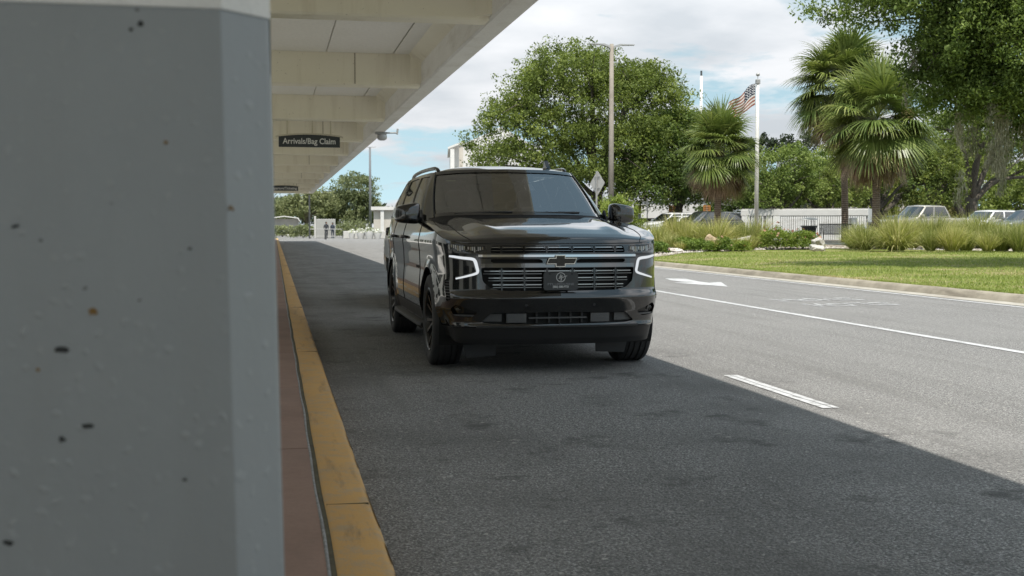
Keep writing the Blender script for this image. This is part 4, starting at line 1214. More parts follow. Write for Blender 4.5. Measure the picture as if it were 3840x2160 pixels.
# ---- handles, badges, mouldings, panel gaps
def sp(s, z, d=0.0):
    p = suv_map(t_of_s(s), z); return np.array([p[0] + d, p[1], z])
for m in (1, -1):
    for nm, s in (('front_door', 2.90), ('rear_door', 3.98)):
        hd = MB(); pts = [sp(s - 0.12, 1.165, 0.004), sp(s - 0.09, 1.165, 0.034), sp(s, 1.165, 0.040), sp(s + 0.07, 1.166, 0.038), sp(s + 0.10, 1.166, 0.004)]
        hd.tube([tuple(p) for p in pts], [0.013, 0.018, 0.019, 0.019, 0.014], 8); v = np.array(hd.v); f = hd.f
        if m < 0: v, f = mirror_x(v, f)
        link('door_handle', mesh_from('door_handle', v, f, True), M_BLACK, doors[nm][0 if m > 0 else 1])
    for s in SL.values():
        g = [tuple(sp(s, z, 0.0005) * np.array([m, 1, 1])) for z in np.linspace(0.49, float(ztop_s(s)), 24)]
        MB().tube(g, 0.0042, 5).build('panel_gap', M_DARK, suv)
    g = [tuple(sp(s, 0.485, 0.001) * np.array([m, 1, 1])) for s in np.linspace(1.50, 3.85, 40)]
    MB().tube(g, 0.006, 5).build('panel_gap', M_DARK, suv)
    g = [tuple(sp(s, float(ztop_s(s)), 0.002) * np.array([m, 1, 1])) for s in np.linspace(1.95, 5.2, 40)]
    MB().tube(g, 0.009, 6).build('belt_trim', M_GLOSS, suv, smooth=True)
    bd = MB(); v0 = [sp(1.74, 0.865, 0.004), sp(1.95, 0.865, 0.004), sp(1.95, 0.89, 0.004), sp(1.74, 0.89, 0.004)]
    v = np.array(v0) * np.array([m, 1, 1]); link('wing_badge', mesh_from('wing_badge', v, [(0, 1, 2, 3)]), M_DARK, doors['front_door'][0 if m > 0 else 1])
    # side step
    st = empty('side_step'); st.parent = suv
    prof = [(0.84, 0.325), (0.86, 0.358), (1.00, 0.362), (1.045, 0.345), (1.052, 0.315), (1.02, 0.285), (0.88, 0.29)]
    sv = []; ys = [1.50, 1.56, 3.82, 3.90]
    for k, y in enumerate(ys):
        sc2 = 0.8 if k in (0, 3) else 1.0
        for x, z in prof: sv.append((m * (0.93 + (x - 0.93) * sc2), y, 0.325 + (z - 0.325) * sc2))
    sf = [(i * 7 + k, i * 7 + (k + 1) % 7, (i + 1) * 7 + (k + 1) % 7, (i + 1) * 7 + k) for i in range(3) for k in range(7)] + [tuple(range(7)), tuple(range(27, 20, -1))]
    link('step_bar', mesh_from('step_bar', sv, sf, True, 40), M_PLAS, st)
    for y0, y1 in ((1.70, 2.35), (2.45, 3.0), (3.1, 3.65)):
        for x in (0.90, 0.94, 0.98): MB().box(m * x - 0.008, m * x + 0.008, y0, y1, 0.358, 0.368).build('tread_rib', M_PLASG, st)
    # deflector flap ahead of the wheel
    MB().prism([(-0.78, 0.30), (-0.46, 0.30), (-0.465, 0.11), (-0.735, 0.10)] if m < 0 else [(0.46, 0.30), (0.78, 0.30), (0.735, 0.12), (0.465, 0.13)], 0.55, 0.565).build('air_deflector', M_PLAS, suv)
# ---- wheels
ty, rmm = wheel_meshes(0.418, 0.285, 0.288)
ty.materials.append(M_RUB); rmm.materials.append(M_RIM)
cap = MB().lathe([(0.0, 0.004), (0.03, 0.003), (0.036, 0.0)], 16, 'x').mesh('centre_cap', True); cap.materials.append(M_DCHR)
disc = MB().lathe([(0.0, 0), (0.175, 0), (0.175, -0.03), (0, -0.03)], 32, 'x').mesh('brake_disc', True, 30); disc.materials.append(simple('brake_steel', (0.12, 0.12, 0.12), 0.4, Metallic=1.0))
for a in (AX_F, AX_R):
    for m in (1, -1):
        w = empty('wheel', (m * 0.885, a, 0.415), rz=0 if m > 0 else PI); w.parent = suv
        link('tyre', ty, None, w); r1 = link('rim', rmm, None, w, rot=(R(17), 0, 0)); link('centre_cap', cap, None, r1, loc=(0.089, 0, 0)); link('brake_disc', disc, None, w, loc=(-0.01, 0, 0))
# ---- inside
ins_ = empty('interior'); ins_.parent = suv
MB().super((0, 2.10, 1.20), (0.80, 0.36, 0.17), 0.4, 24, 12).build('dashboard', M_PLAS, ins_, smooth=True)
MB().box(-0.9, 0.9, 1.8, 5.3, 0.5, 0.55).build('floor', M_DARK, ins_)
for x in (-0.40, 0.40):
    MB().super((x, 2.92, 0.80), (0.27, 0.28, 0.12), 0.5).super((x, 3.16, 1.13), (0.265, 0.09, 0.36), 0.5).super((x, 3.22, 1.57), (0.14, 0.06, 0.11), 0.6).tube([(x - 0.05, 3.20, 1.42), (x - 0.05, 3.22, 1.52)], 0.01, 6).tube([(x + 0.05, 3.20, 1.42), (x + 0.05, 3.22, 1.52)], 0.01, 6).build('front_seat', M_SEAT, ins_, smooth=True)
for y in (4.15, 5.0):
    for x in (-0.45, 0.45): MB().super((x, y - .22, 0.80), (0.26, 0.25, 0.12), 0.5).super((x, y, 1.10), (0.25, 0.08, 0.33), 0.5).super((x, y + 0.04, 1.49), (0.12, 0.05, 0.09), 0.6).build('rear_seat', M_SEAT, ins_, smooth=True)
mb = MB(); ringp = [(0.40 + 0.185 * math.cos(a), 2.44 + 0.07 * math.sin(a), 1.18 + 0.175 * math.sin(a)) for a in np.linspace(0, 2 * PI, 25)]
mb.tube(ringp, 0.016, 8).tube([(0.22, 2.44, 1.18), (0.58, 2.44, 1.18)], 0.02, 6).tube([(0.40, 2.2, 1.12), (0.40, 2.44, 1.18)], 0.03, 6); mb.build('steering_wheel', M_SEAT, ins_, smooth=True)
MB().super((0.0, 2.42, 1.765), (0.12, 0.02, 0.036), 0.5).tube([(0, 2.42, 1.78), (0, 2.47, 1.86)], 0.012, 6).build('rear_view_mirror', M_PLAS, ins_, smooth=True)
sv_ = CP[int(2.45 * 22), 12]; 
MB().box(-0.66, -0.56, 0, 0.004, 0, 0.022).build('screen_sticker', simple('green_sticker', (0.14, 0.2, 0.05), 0.6), ins_, loc=(0.02, float(CP[int(2.1*22), 12, 1]) + 0.02, 1.745), rot=(R(-59), 0, 0))
# ------------------------------------------------------------------ plants
def leaf_mat(name, dark, mid, lite, rough=0.6, trans=0.30):
    t = NT(name)
    a = t.n('ShaderNodeAttribute', attribute_name='tint')
    c = t.ramp(a.outputs['Fac'], [(0.0, dark), (0.5, mid), (1.0, lite)])
    ob = t.n('ShaderNodeObjectInfo').outputs['Random']       # each plant a little lighter, darker or yellower than the next
    c = t.n('ShaderNodeHueSaturation', {'Color': c, 'Value': t.math('ADD', t.math('MULTIPLY', ob, 0.36), 0.82), 'Hue': t.math('ADD', t.math('MULTIPLY', ob, -0.03), 0.517)}).outputs[0]
    b = t.bsdf(c, rough, None, Specular_IOR_Level=0.25)
    tr = t.n('ShaderNodeBsdfTranslucent', {'Color': c})
    hs = t.n('ShaderNodeHueSaturation', {'Color': c, 'Value': 1.5, 'Saturation': 1.1})
    t.link(hs.outputs[0], tr.inputs['Color'])
    m = t.n('ShaderNodeMixShader', {0: trans, 1: b.outputs[0], 2: tr.outputs[0]})
    t.link(m.outputs[0], t.out.inputs[0])
    return t.m
M_OAK = leaf_mat('oak_leaves', (0.057, 0.081, 0.020), (0.119, 0.163, 0.037), (0.220, 0.267, 0.070))
M_OAKR = leaf_mat('near_oak_leaves', (0.048, 0.075, 0.018), (0.112, 0.162, 0.039), (0.225, 0.285, 0.083))
M_LIME = leaf_mat('light_green_leaves', (0.084, 0.119, 0.028), (0.182, 0.231, 0.056), (0.308, 0.350, 0.105))
M_BUSH = leaf_mat('bright_bush_leaves', (0.112, 0.156, 0.031), (0.237, 0.294, 0.062), (0.375, 0.413, 0.125))
M_SHRUB = leaf_mat('shrub_leaves', (0.065, 0.104, 0.019), (0.150, 0.208, 0.039), (0.260, 0.325, 0.078))
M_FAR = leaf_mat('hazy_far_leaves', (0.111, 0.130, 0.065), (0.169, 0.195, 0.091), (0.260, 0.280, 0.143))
M_PINE = leaf_mat('pine_needles', (0.022, 0.034, 0.016), (0.042, 0.058, 0.028), (0.07, 0.085, 0.045))
M_PALM = leaf_mat('palm_leaf', (0.054, 0.078, 0.019), (0.128, 0.169, 0.041), (0.270, 0.304, 0.101), 0.35, 0.22)
M_DEAD = leaf_mat('dead_palm_leaf', (0.125, 0.088, 0.056), (0.275, 0.200, 0.131), (0.425, 0.338, 0.237), 0.7, 0.15)
M_GRASS = leaf_mat('tall_grass_blades', (0.105, 0.134, 0.026), (0.253, 0.277, 0.072), (0.470, 0.444, 0.206), 0.5, 0.3)
M_TURF = leaf_mat('turf_blades', (0.125, 0.175, 0.037), (0.237, 0.288, 0.069), (0.46, 0.38, 0.22), 0.6, 0.3)
M_MOSS = leaf_mat('grey_hanging_moss', (0.17, 0.16, 0.115), (0.28, 0.265, 0.20), (0.40, 0.385, 0.30), 0.9, 0.2)
M_FLOWER = leaf_mat('pink_flowers', (0.24, 0.10, 0.07), (0.34, 0.16, 0.11), (0.42, 0.26, 0.19), 0.7, 0.2)
def bark_mat(name, a, b):
    t = NT(name); p = t.obj()
    f = t.noise(3.0, 6, 0.65, t.scaled(p, (4, 4, 1.0))); g = t.noise(18, 4, 0.6, p)
    t.bsdf(t.mixc(t.ramp(f, [(0.3, 0.0), (0.7, 1.0)]), a, b), 0.92, t.bump(t.math('ADD', f, g), 0.8, 0.04))
    return t.m
M_BARK = bark_mat('oak_bark', (0.055, 0.046, 0.036), (0.15, 0.13, 0.105))
def palm_bark():
    t = NT('palm_bark'); p = t.obj()
    w = t.n('ShaderNodeTexWave', {'Scale': 3.2, 'Distortion': 2.5, 'Detail': 3.0, 'Vector': p}, wave_type='BANDS', bands_direction='Z').outputs['Fac']
    g = t.noise(9, 5, 0.65, p)
    c = t.mixc(t.math('MULTIPLY', w, g), (0.12, 0.090, 0.066), (0.30, 0.235, 0.18))
    t.bsdf(c, 0.95, t.bump(t.math('ADD', w, g), 0.8, 0.03))
    return t.m
M_PBARK = palm_bark()

def unit(n):
    v = rng.normal(size=(n, 3)); return v / np.linalg.norm(v, axis=1, keepdims=True)

def leaves(name, cen, size, tint, up=0.35, aspect=0.5):
    """one rhombic leaf (or leaf spray) per centre"""
    n = len(cen); d = unit(n); nr = unit(n); nr[:, 2] = abs(nr[:, 2]) + up
    a = d; b = np.cross(nr, a); b /= np.linalg.norm(b, axis=1, keepdims=True) + 1e-9
    s = (size * rng.uniform(0.6, 1.35, n))[:, None]
    fold = np.cross(a, b) * s * 0.10
    V = np.stack([cen - a * s * 0.5, cen + b * s * aspect * 0.5 + fold, cen + a * s * 0.5, cen - b * s * aspect * 0.5 + fold], 1)
    return np_mesh(name, V, 4, tint)

def crown_points(lobes, n_clump, per, rc, shell=0.55, flat=0.8):
    """clump centres spread through ellipsoid lobes (towards their skins), then leaf points round each clump"""
    lobes = np.array(lobes, float)
    vol = np.prod(lobes[:, 3:], axis=1) ** (2 / 3); pk = rng.choice(len(lobes), n_clump, p=vol / vol.sum())
    L = lobes[pk]; d = unit(n_clump)
    d[:, 2] = np.where(d[:, 2] < -0.55, -d[:, 2], d[:, 2])
    r_ = rng.uniform(shell, 1.0, n_clump) ** 0.6
    C = L[:, :3] + d * r_[:, None] * L[:, 3:]
    rad = rc * rng.uniform(0.55, 1.35, n_clump)
    base = rng.normal(0.45, 0.2, n_clump)
    k = rng.integers(int(per * 0.5), int(per * 1.5), n_clump)
    tip = rng.uniform(0, 1, n_clump) < 0.22          # loose sprays that break the outline
    C[tip] = L[tip, :3] + d[tip] * rng.uniform(0.98, 1.17, tip.sum())[:, None] * L[tip, 3:]; rad[tip] *= 0.6; k[tip] = np.maximum(4, k[tip] // 4)
    idx = np.repeat(np.arange(n_clump), k)
    off = unit(len(idx)) * (rng.uniform(0, 1, len(idx)) ** 0.45)[:, None]
    off[:, 2] *= flat
    P = C[idx] + off * rad[idx][:, None]
    return C, P, np.clip(base[idx] + rng.normal(0, 0.10, len(idx)), 0, 1)

def limbs(trunk_pts, trunk_r, targets, name='trunk', n_main=9):
    """a tapered trunk with curved limbs running to some of the clumps"""
    m = MB(); m.tube(trunk_pts, trunk_r, 10)
    top = Vector(trunk_pts[-1]); fork = Vector(trunk_pts[-2])
    ends = [Vector(t) for t in targets]
    mains = []
    for k in range(n_main):
        e = ends[k % len(ends)]; st = fork.lerp(top, random.random())
        mid = st.lerp(e, 0.45) + Vector((random.uniform(-.5, .5), random.uniform(-.5, .5), 0.12 * (e - st).length))
        q = st.lerp(e, 0.75) + Vector((random.uniform(-.4, .4), random.uniform(-.4, .4), 0.05 * (e - st).length))
        r0 = trunk_r[-1] * random.uniform(0.5, 0.8)
        pts = [tuple(p) for p in catmull([tuple(st), tuple(mid), tuple(q), tuple(e)], 4)]
        m.tube(pts, list(np.linspace(r0, r0 * 0.12, len(pts))), 7); mains.append((pts, r0))
    for e in ends[n_main:]:
        pts, r0 = min(mains, key=lambda q: (Vector(q[0][7]) - e).length)
        st = Vector(pts[random.randint(4, 9)]); mid = st.lerp(e, 0.5) + Vector((random.uniform(-.3, .3), random.uniform(-.3, .3), random.uniform(-.1, .4)))
        r1 = r0 * 0.32
        m.tube([tuple(st), tuple(mid), tuple(e)], [r1, r1 * 0.6, r1 * 0.2], 5)
    return m

def tree(name, label, base, lobes, n_clump, per, rc, leaf, mat, trunk_h, trunk_r, lean=(0, 0), n_main=9, n_twig=40, cat='tree', group=None, shell=0.55, bark=None, forks=None):
    o = empty(name, base); tag(o, label, cat, group)
    C, P, T_ = crown_points(lobes, n_clump, per, rc, shell)
    ord_ = rng.permutation(len(C))[:n_main + n_twig]
    tp = [(0, 0, -0.15), (lean[0] * .3, lean[1] * .3, trunk_h * .35), (lean[0] * .7, lean[1] * .7, trunk_h * .75), (lean[0], lean[1], trunk_h)]
    tr = [trunk_r * 1.25, trunk_r, trunk_r * 0.88, trunk_r * 0.75]
    m = limbs(tp, tr, [tuple(c) for c in C[ord_]], n_main=n_main)
    for fk in forks or []: m.tube(fk[0], fk[1], 8)
    m.build('trunk', bark or M_BARK, o, smooth=True)
    link('crown', leaves('crown', P, leaf, T_), mat, o)
    return o

# live oak behind the SUV; lobes are (x, y, z, rx, ry, rz) from the tree's foot
tree('live_oak', 'broad dark green live oak rising behind the SUV roof', (20.6, 76.0, 0.47),
     [(-0.8, 0, 8.4, 5.6, 5.0, 3.8), (-4.6, 0, 6.0, 3.8, 3.8, 3.2), (2.6, 0, 7.6, 4.6, 4.6, 3.6), (-1.6, 0, 10.4, 3.2, 3.2, 2.5), (5.2, -1, 5.2, 3.6, 3.8, 3.2), (-5.6, -1, 4.4, 2.6, 2.6, 1.8), (0.5, -2, 5.0, 5.0, 3.5, 2.6), (0.5, -2.5, 3.2, 4.6, 3.0, 1.6), (3.6, -2, 2.8, 3.0, 2.5, 1.4), (-3.4, 0, 8.6, 2.6, 2.6, 2.2), (3.4, 0, 9.8, 2.2, 2.2, 1.8)],
     1800, 70, 0.74, 0.19, M_OAK, 3.2, 0.42, (0.3, 0), 12, 60)
tree('live_oak', 'dark drooping live oak between the wooden lamp pole and the first palm', (25.6, 74.0, 0.47),
     [(0, 0, 4.6, 3.8, 3.6, 2.8), (1.6, -1, 3.6, 2.8, 2.6, 2.0), (-2.0, -1, 3.3, 2.6, 2.6, 1.8), (0.2, 0, 6.6, 2.5, 2.5, 1.8)], 560, 70, 0.68, 0.19, M_OAK, 2.2, 0.30, (0.2, 0), 8, 30)
tree('slender_tree', 'thin grey-leaved treetop showing beside the first palm', (30.0, 95.0, 0.4),
     [(0, 0, 9.3, 2.0, 2.0, 3.0), (0.4, 0, 11.6, 1.1, 1.1, 1.6)], 90, 26, 0.65, 0.24, M_OAK, 6.0, 0.2, (0.2, 0), 6, 26)
# pale trees behind the flagpole and walled enclosure
tree('young_oak', 'light green tree behind the flagpole', (29.4, 66.5, 0.47), [(0, 0, 3.6, 2.2, 2.2, 2.0), (-0.8, 0, 2.7, 1.6, 1.6, 1.2), (0.9, -.4, 4.3, 1.5, 1.5, 1.3), (1.5, 0, 2.9, 1.5, 1.4, 1.1)], 230, 60, 0.5, 0.17, M_LIME, 1.5, 0.22, (-0.15, 0), 7, 24)
tree('young_oak', 'light green tree left of the twin palms', (33.2, 68.0, 0.47), [(0, 0, 2.9, 2.2, 2.2, 1.6), (1.2, 0, 3.5, 1.8, 1.8, 1.5), (-1.3, -.4, 2.6, 1.5, 1.5, 1.0)], 200, 60, 0.5, 0.17, M_LIME, 1.3, 0.2, (0.1, 0), 7, 24)
tree('spreading_oak', 'open oak with bent dark limbs right of the twin palms', (38.6, 71.5, 0.47), [(-2.2, 0, 3.6, 2.4, 2.2, 1.8), (1.4, 0, 4.2, 2.8, 2.4, 2.0), (-0.3, 0, 5.2, 2.4, 2.2, 1.6), (3.2, -.5, 3.2, 1.9, 1.9, 1.6)], 330, 58, 0.52, 0.175, M_OAK, 1.7, 0.30, (-0.3, 0), 9, 34)
tree('round_oak', 'round dark oak left of the parked silver car', (42.0, 71.0, 0.47), [(0, 0, 3.2, 2.0, 2.0, 2.3), (0.3, 0, 4.6, 1.7, 1.7, 1.5)], 230, 60, 0.5, 0.17, M_OAK, 1.4, 0.25, (0.1, 0), 6, 20)
tree('old_oak', 'old oak with twin grey trunks behind the parked SUVs', (46.2, 73.0, 0.47), [(-1.0, 0, 6.6, 3.2, 3.0, 1.9), (2.2, 0, 6.8, 3.4, 3.0, 2.2), (4.4, 0, 4.6, 2.4, 2.4, 1.9)], 330, 60, 0.6, 0.19, M_OAK, 3.0, 0.42, (-0.2, 0), 9, 30,
     forks=[([(-0.3, 0, 0), (-0.75, 0, 1.6), (-1.7, 0.2, 3.2), (-3.2, 0.3, 4.6)], [0.3, 0.27, 0.22, 0.1])])
tree('light_tree', 'pale green tree at the right edge behind the parked cars', (51.5, 70.0, 0.47), [(0, 0, 2.9, 2.2, 2.0, 1.9), (-1.2, 0, 1.8, 1.4, 1.4, 1.0)], 200, 60, 0.5, 0.17, M_LIME, 1.2, 0.2, (0, 0), 6, 20)
tree('reddish_shrub_tree', 'dull reddish-green shrub behind the old oak trunks', (47.0, 84.0, 0.47), [(0, 0, 2.0, 3.4, 1.6, 1.6), (3.4, 0, 1.6, 2.0, 1.4, 1.2)], 150, 50, 0.55, 0.18, leaf_mat('reddish_leaves', (0.09, 0.085, 0.03), (0.17, 0.15, 0.06), (0.26, 0.19, 0.10)), 0.8, 0.12, (0, 0), 5, 14)

for k, (x, y, hh_, w_, lb) in enumerate(((41.5, 88.0, 6.0, 4.0, 'dense dark tree far behind the sand pickup'), (52.5, 86.0, 7.5, 4.6, 'dense dark tree far behind the parked silver SUVs'), (62.0, 84.0, 8.0, 5.0, 'dense tree filling the far right edge of the car park'), (47.0, 90.0, 9.0, 4.4, 'tall dark tree behind the old twin-trunk oak'), (57.0, 92.0, 10.0, 5.0, 'tallest dark tree at the far right'), (43.0, 80.0, 6.5, 3.6, 'bushy tree behind the round dark oak'), (69.0, 88.0, 8.0, 5.0, 'wide tree past the right end of the car park'), (55.0, 79.0, 5.0, 3.6, 'low bushy tree right of the old twin-trunk oak'), (35.5, 86.0, 5.2, 3.4, 'dense tree far behind the twin palms'))):
    tree('background_tree', lb, (x, y, 0.4), [(0, 0, hh_ * .55, w_, w_ * .8, hh_ * .42), (-w_ * .5, 0, hh_ * .4, w_ * .6, w_ * .6, hh_ * .36), (w_ * .5, 0, hh_ * .42, w_ * .6, w_ * .6, hh_ * .36), (0, 0, hh_ * .85, w_ * .6, w_ * .6, hh_ * .25)], 330, 56, 0.62, 0.23, (M_OAK, M_LIME)[k % 2], 1.6, 0.3, (0, 0), 7, 16, group='trees beyond the car park')
# foreground oak whose branches hang in from the right, trunk out of view
roak = tree('overhanging_oak', 'near live oak hanging leafy branches in from the upper right', (23.4, 28.4, 0.14),
     [(-5.4, 0, 5.9, 2.5, 2.0, 1.55), (-8.2, 0.4, 6.85, 1.75, 1.5, 0.85), (-3.6, 0.3, 4.6, 2.2, 2.0, 1.25), (-3.6, 0, 6.6, 2.8, 2.6, 1.7), (0.6, 0, 6.6, 3.8, 3.6, 2.4), (-5.6, 0.2, 7.4, 3.6, 2.6, 0.9), (-2.6, 0, 8.6, 4.6, 3.6, 1.2), (-5.0, 0.8, 4.6, 1.5, 1.3, 0.9), (-3.0, 0.8, 3.9, 1.4, 1.4, 0.8), (-5.5, 0.3, 5.0, 1.5, 1.2, 1.2), (-5.7, 0.6, 5.3, 1.4, 1.2, 1.2), (-4.6, 0.2, 4.7, 1.4, 1.2, 1.0)],
     2900, 84, 0.43, 0.105, M_OAKR, 3.4, 0.48, (-0.2, 0), 14, 170, shell=0.2)
# hanging moss under it: each beard one part
def moss_beard(L, w):
    n = int(230 * w / 0.4 * max(L, .6)); z = -L * rng.uniform(0, 1, n) ** 0.8
    x = rng.normal(0, w * 0.33, n) * (1 - 0.72 * abs(z) / L) + .10 * np.sin(z * 4); y = rng.normal(0, w * 0.33, n)
    ln = rng.uniform(0.06, 0.20, n); wd = rng.uniform(0.010, 0.026, n); a = rng.uniform(0, PI, n)
    ca, sa = np.cos(a) * wd, np.sin(a) * wd; dx = rng.normal(0, 0.03, n)
    V = np.stack([np.stack([x - ca, y - sa, z], 1), np.stack([x + ca, y + sa, z], 1), np.stack([x + dx, y, z - ln], 1)], 1)
    return np_mesh('moss_beard', V, 3, np.clip(rng.normal(0.5, 0.25, n), 0, 1))
MOSS = [moss_beard(1.0, 0.30), moss_beard(1.7, 0.55), moss_beard(2.3, 0.7)]
for me in MOSS: me.materials.append(M_MOSS)
for k, (x, y, z, i) in enumerate([(-6.85, 0.57, 5.9, 0), (-6.95, 0.79, 5.25, 0), (-5.0, 0.93, 4.7, 1), (-4.6, 0.57, 4.9, 2), (-4.2, 0.79, 4.6, 2), (-3.9, 0.50, 5.0, 2), (-3.6, 0.71, 4.5, 2), (-5.1, 0.71, 3.7, 0), (-4.5, 0.64, 4.0, 1), (-4.0, 0.79, 3.9, 1), (-3.7, 0.57, 4.1, 2), (-5.2, 0.57, 3.1, 0), (-6.3, 0.86, 6.2, 0), (-3.3, 0.71, 4.4, 2), (-4.8, .3, 4.7, 1), (-3.5, .3, 4.6, 1)]):
    link('moss_beard', MOSS[i], None, roak, loc=(x + .35 * math.sin(k * 2.1), y + .5 * math.sin(k * 1.7), z - 0.1 + .35 * math.sin(k * 3.3)), rot=(0, 0, k * 1.3), scale=(.55 + .3 * math.sin(k) ** 2, .55 + .3 * math.cos(k * 1.4) ** 2, .55 + .40 * abs(math.sin(k * 2.7))))['kind'] = 'stuff'

# small trees far down the road
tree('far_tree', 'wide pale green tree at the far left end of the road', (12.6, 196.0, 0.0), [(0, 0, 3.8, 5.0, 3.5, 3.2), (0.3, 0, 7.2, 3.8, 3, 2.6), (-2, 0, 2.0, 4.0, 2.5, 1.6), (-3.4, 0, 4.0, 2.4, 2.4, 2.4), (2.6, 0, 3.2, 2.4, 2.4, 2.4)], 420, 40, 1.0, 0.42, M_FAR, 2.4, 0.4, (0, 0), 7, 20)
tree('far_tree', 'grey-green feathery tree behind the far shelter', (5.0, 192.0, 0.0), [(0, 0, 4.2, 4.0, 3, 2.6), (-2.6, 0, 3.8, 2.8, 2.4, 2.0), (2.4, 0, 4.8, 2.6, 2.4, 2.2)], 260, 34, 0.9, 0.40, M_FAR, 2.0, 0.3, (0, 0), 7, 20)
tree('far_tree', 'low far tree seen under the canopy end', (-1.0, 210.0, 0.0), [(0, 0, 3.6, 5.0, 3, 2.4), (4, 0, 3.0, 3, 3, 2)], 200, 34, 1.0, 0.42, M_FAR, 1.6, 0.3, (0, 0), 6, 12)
# pines behind the far white roof, hazy wood on the skyline
for k, (x, h) in enumerate([(65.5, 13.4), (68.5, 14.4), (71.5, 14.0), (75.0, 14.6), (79.0, 13.4)]):
    tree('pine_tree', 'dark pine behind the far white roof, %s' % ('leftmost of the group', 'second from the left', 'middle one of five', 'second from the right', 'rightmost of the group')[k], (x, 160.0, 0.0), [(0, 0, h - 2.6, 2.0, 2.0, 2.2), (0.4, 0, h - 1.0, 1.2, 1.2, 1.2)], 45, 36, 0.8, 0.42, M_PINE, h - 3, 0.22, (0, 0), 5, 8, group='pines on the skyline')
n = 40000; x = rng.uniform(-60, 330, n); hh = 5.0 + 2.4 * np.sin(x * 0.11) + 1.5 * np.sin(x * 0.37 + 1) + rng.normal(0, 0.7, n)
P = np.stack([x, 300 + rng.uniform(-8, 8, n), hh * rng.uniform(0.03, 1, n) ** 0.6 + 1.2], 1)
wd_ = link('far_wood', leaves('far_wood', P, 1.3, np.clip(rng.normal(.35, .2, n), 0, 1)), leaf_mat('far_wood_leaves', (0.05, 0.065, 0.045), (0.075, 0.09, 0.06), (0.11, 0.13, 0.085))); tag(wd_, 'distant dark wood along the skyline', 'woodland', kind='stuff')

# ------------------------------------------------------------------ palms
def frond_mesh(elev, droop, L=1.05, pet=1.0, nseg=26, spread=2.35):
    """fan frond growing along +x: a bent leaf stalk and pleated drooping blades"""
    V = []; tn = []
    ex = math.cos(elev); ez = math.sin(elev)
    stalk = [Vector((pet * t * ex, 0, pet * (t * ez - 0.18 * t * t * droop))) for t in np.linspace(0, 1, 5)]
    for a, b in zip(stalk[:-1], stalk[1:]):
        w = 0.022
        V += [(a.x, -w, a.z), (b.x, -w, b.z), (b.x, w, b.z), (a.x, w, a.z)]; tn.append(0.55)
    hub = stalk[-1]; dr = (stalk[-1] - stalk[-2]).normalized(); side = Vector((0, 1, 0)); up = dr.cross(side) * -1
    if up.z < 0: up = -up
    for k in range(nseg):
        a = -spread + 2 * spread * k / (nseg - 1) + random.uniform(-.05, .05)
        d = (dr * math.cos(a) + side * math.sin(a) + up * 0.25).normalized()
        ln = L * (0.72 + 0.28 * math.cos(a * 0.62)) * random.uniform(0.88, 1.08)
        p = hub.copy(); w0 = 0.02; prev = None
        wvec = d.cross(up).normalized()
        tc_ = min(1, max(0, random.gauss(0.45, 0.17)))
        for s in range(4):
            t1 = (s + 1) / 4
            dd = (d + Vector((0, 0, -1)) * (droop * (t1 ** 1.6) * 1.25)).normalized()
            q = p + dd * ln / 4
            wa = (0.016, 0.030, 0.027, 0.016)[s]; wb = (0.030, 0.027, 0.016, 0.002)[s]
            V += [tuple(p - wvec * wa), tuple(q - wvec * wb), tuple(q + wvec * wb), tuple(p + wvec * wa)]; tn.append(tc_ + 0.16 * (s == 3))
            p = q
    return np_mesh('frond', np.array(V), 4, np.clip(tn, 0, 1))
random.seed(31)
FR = []
for e in range(82, -50, -11):
    dz = 0.30 + 0.95 * ((82 - e) / 130.0) ** 0.8
    FR.append((e, [frond_mesh(R(e + random.uniform(-5, 5)), dz * random.uniform(.85, 1.15), L=1.12, nseg=34, spread=2.2) for _ in range(2)]))
for e, ms in FR:
    for me in ms: me.materials.append(M_PALM if e > -30 else leaf_mat('yellowing_palm_leaf', (0.09, 0.09, 0.03), (0.19, 0.17, 0.065), (0.34, 0.27, 0.15), 0.6, 0.2))
DF = [frond_mesh(R(e), 1.5, L=1.0, pet=0.85, nseg=22, spread=1.6) for e in (-38, -50, -62, -72)]
for me in DF: me.materials.append(M_DEAD)
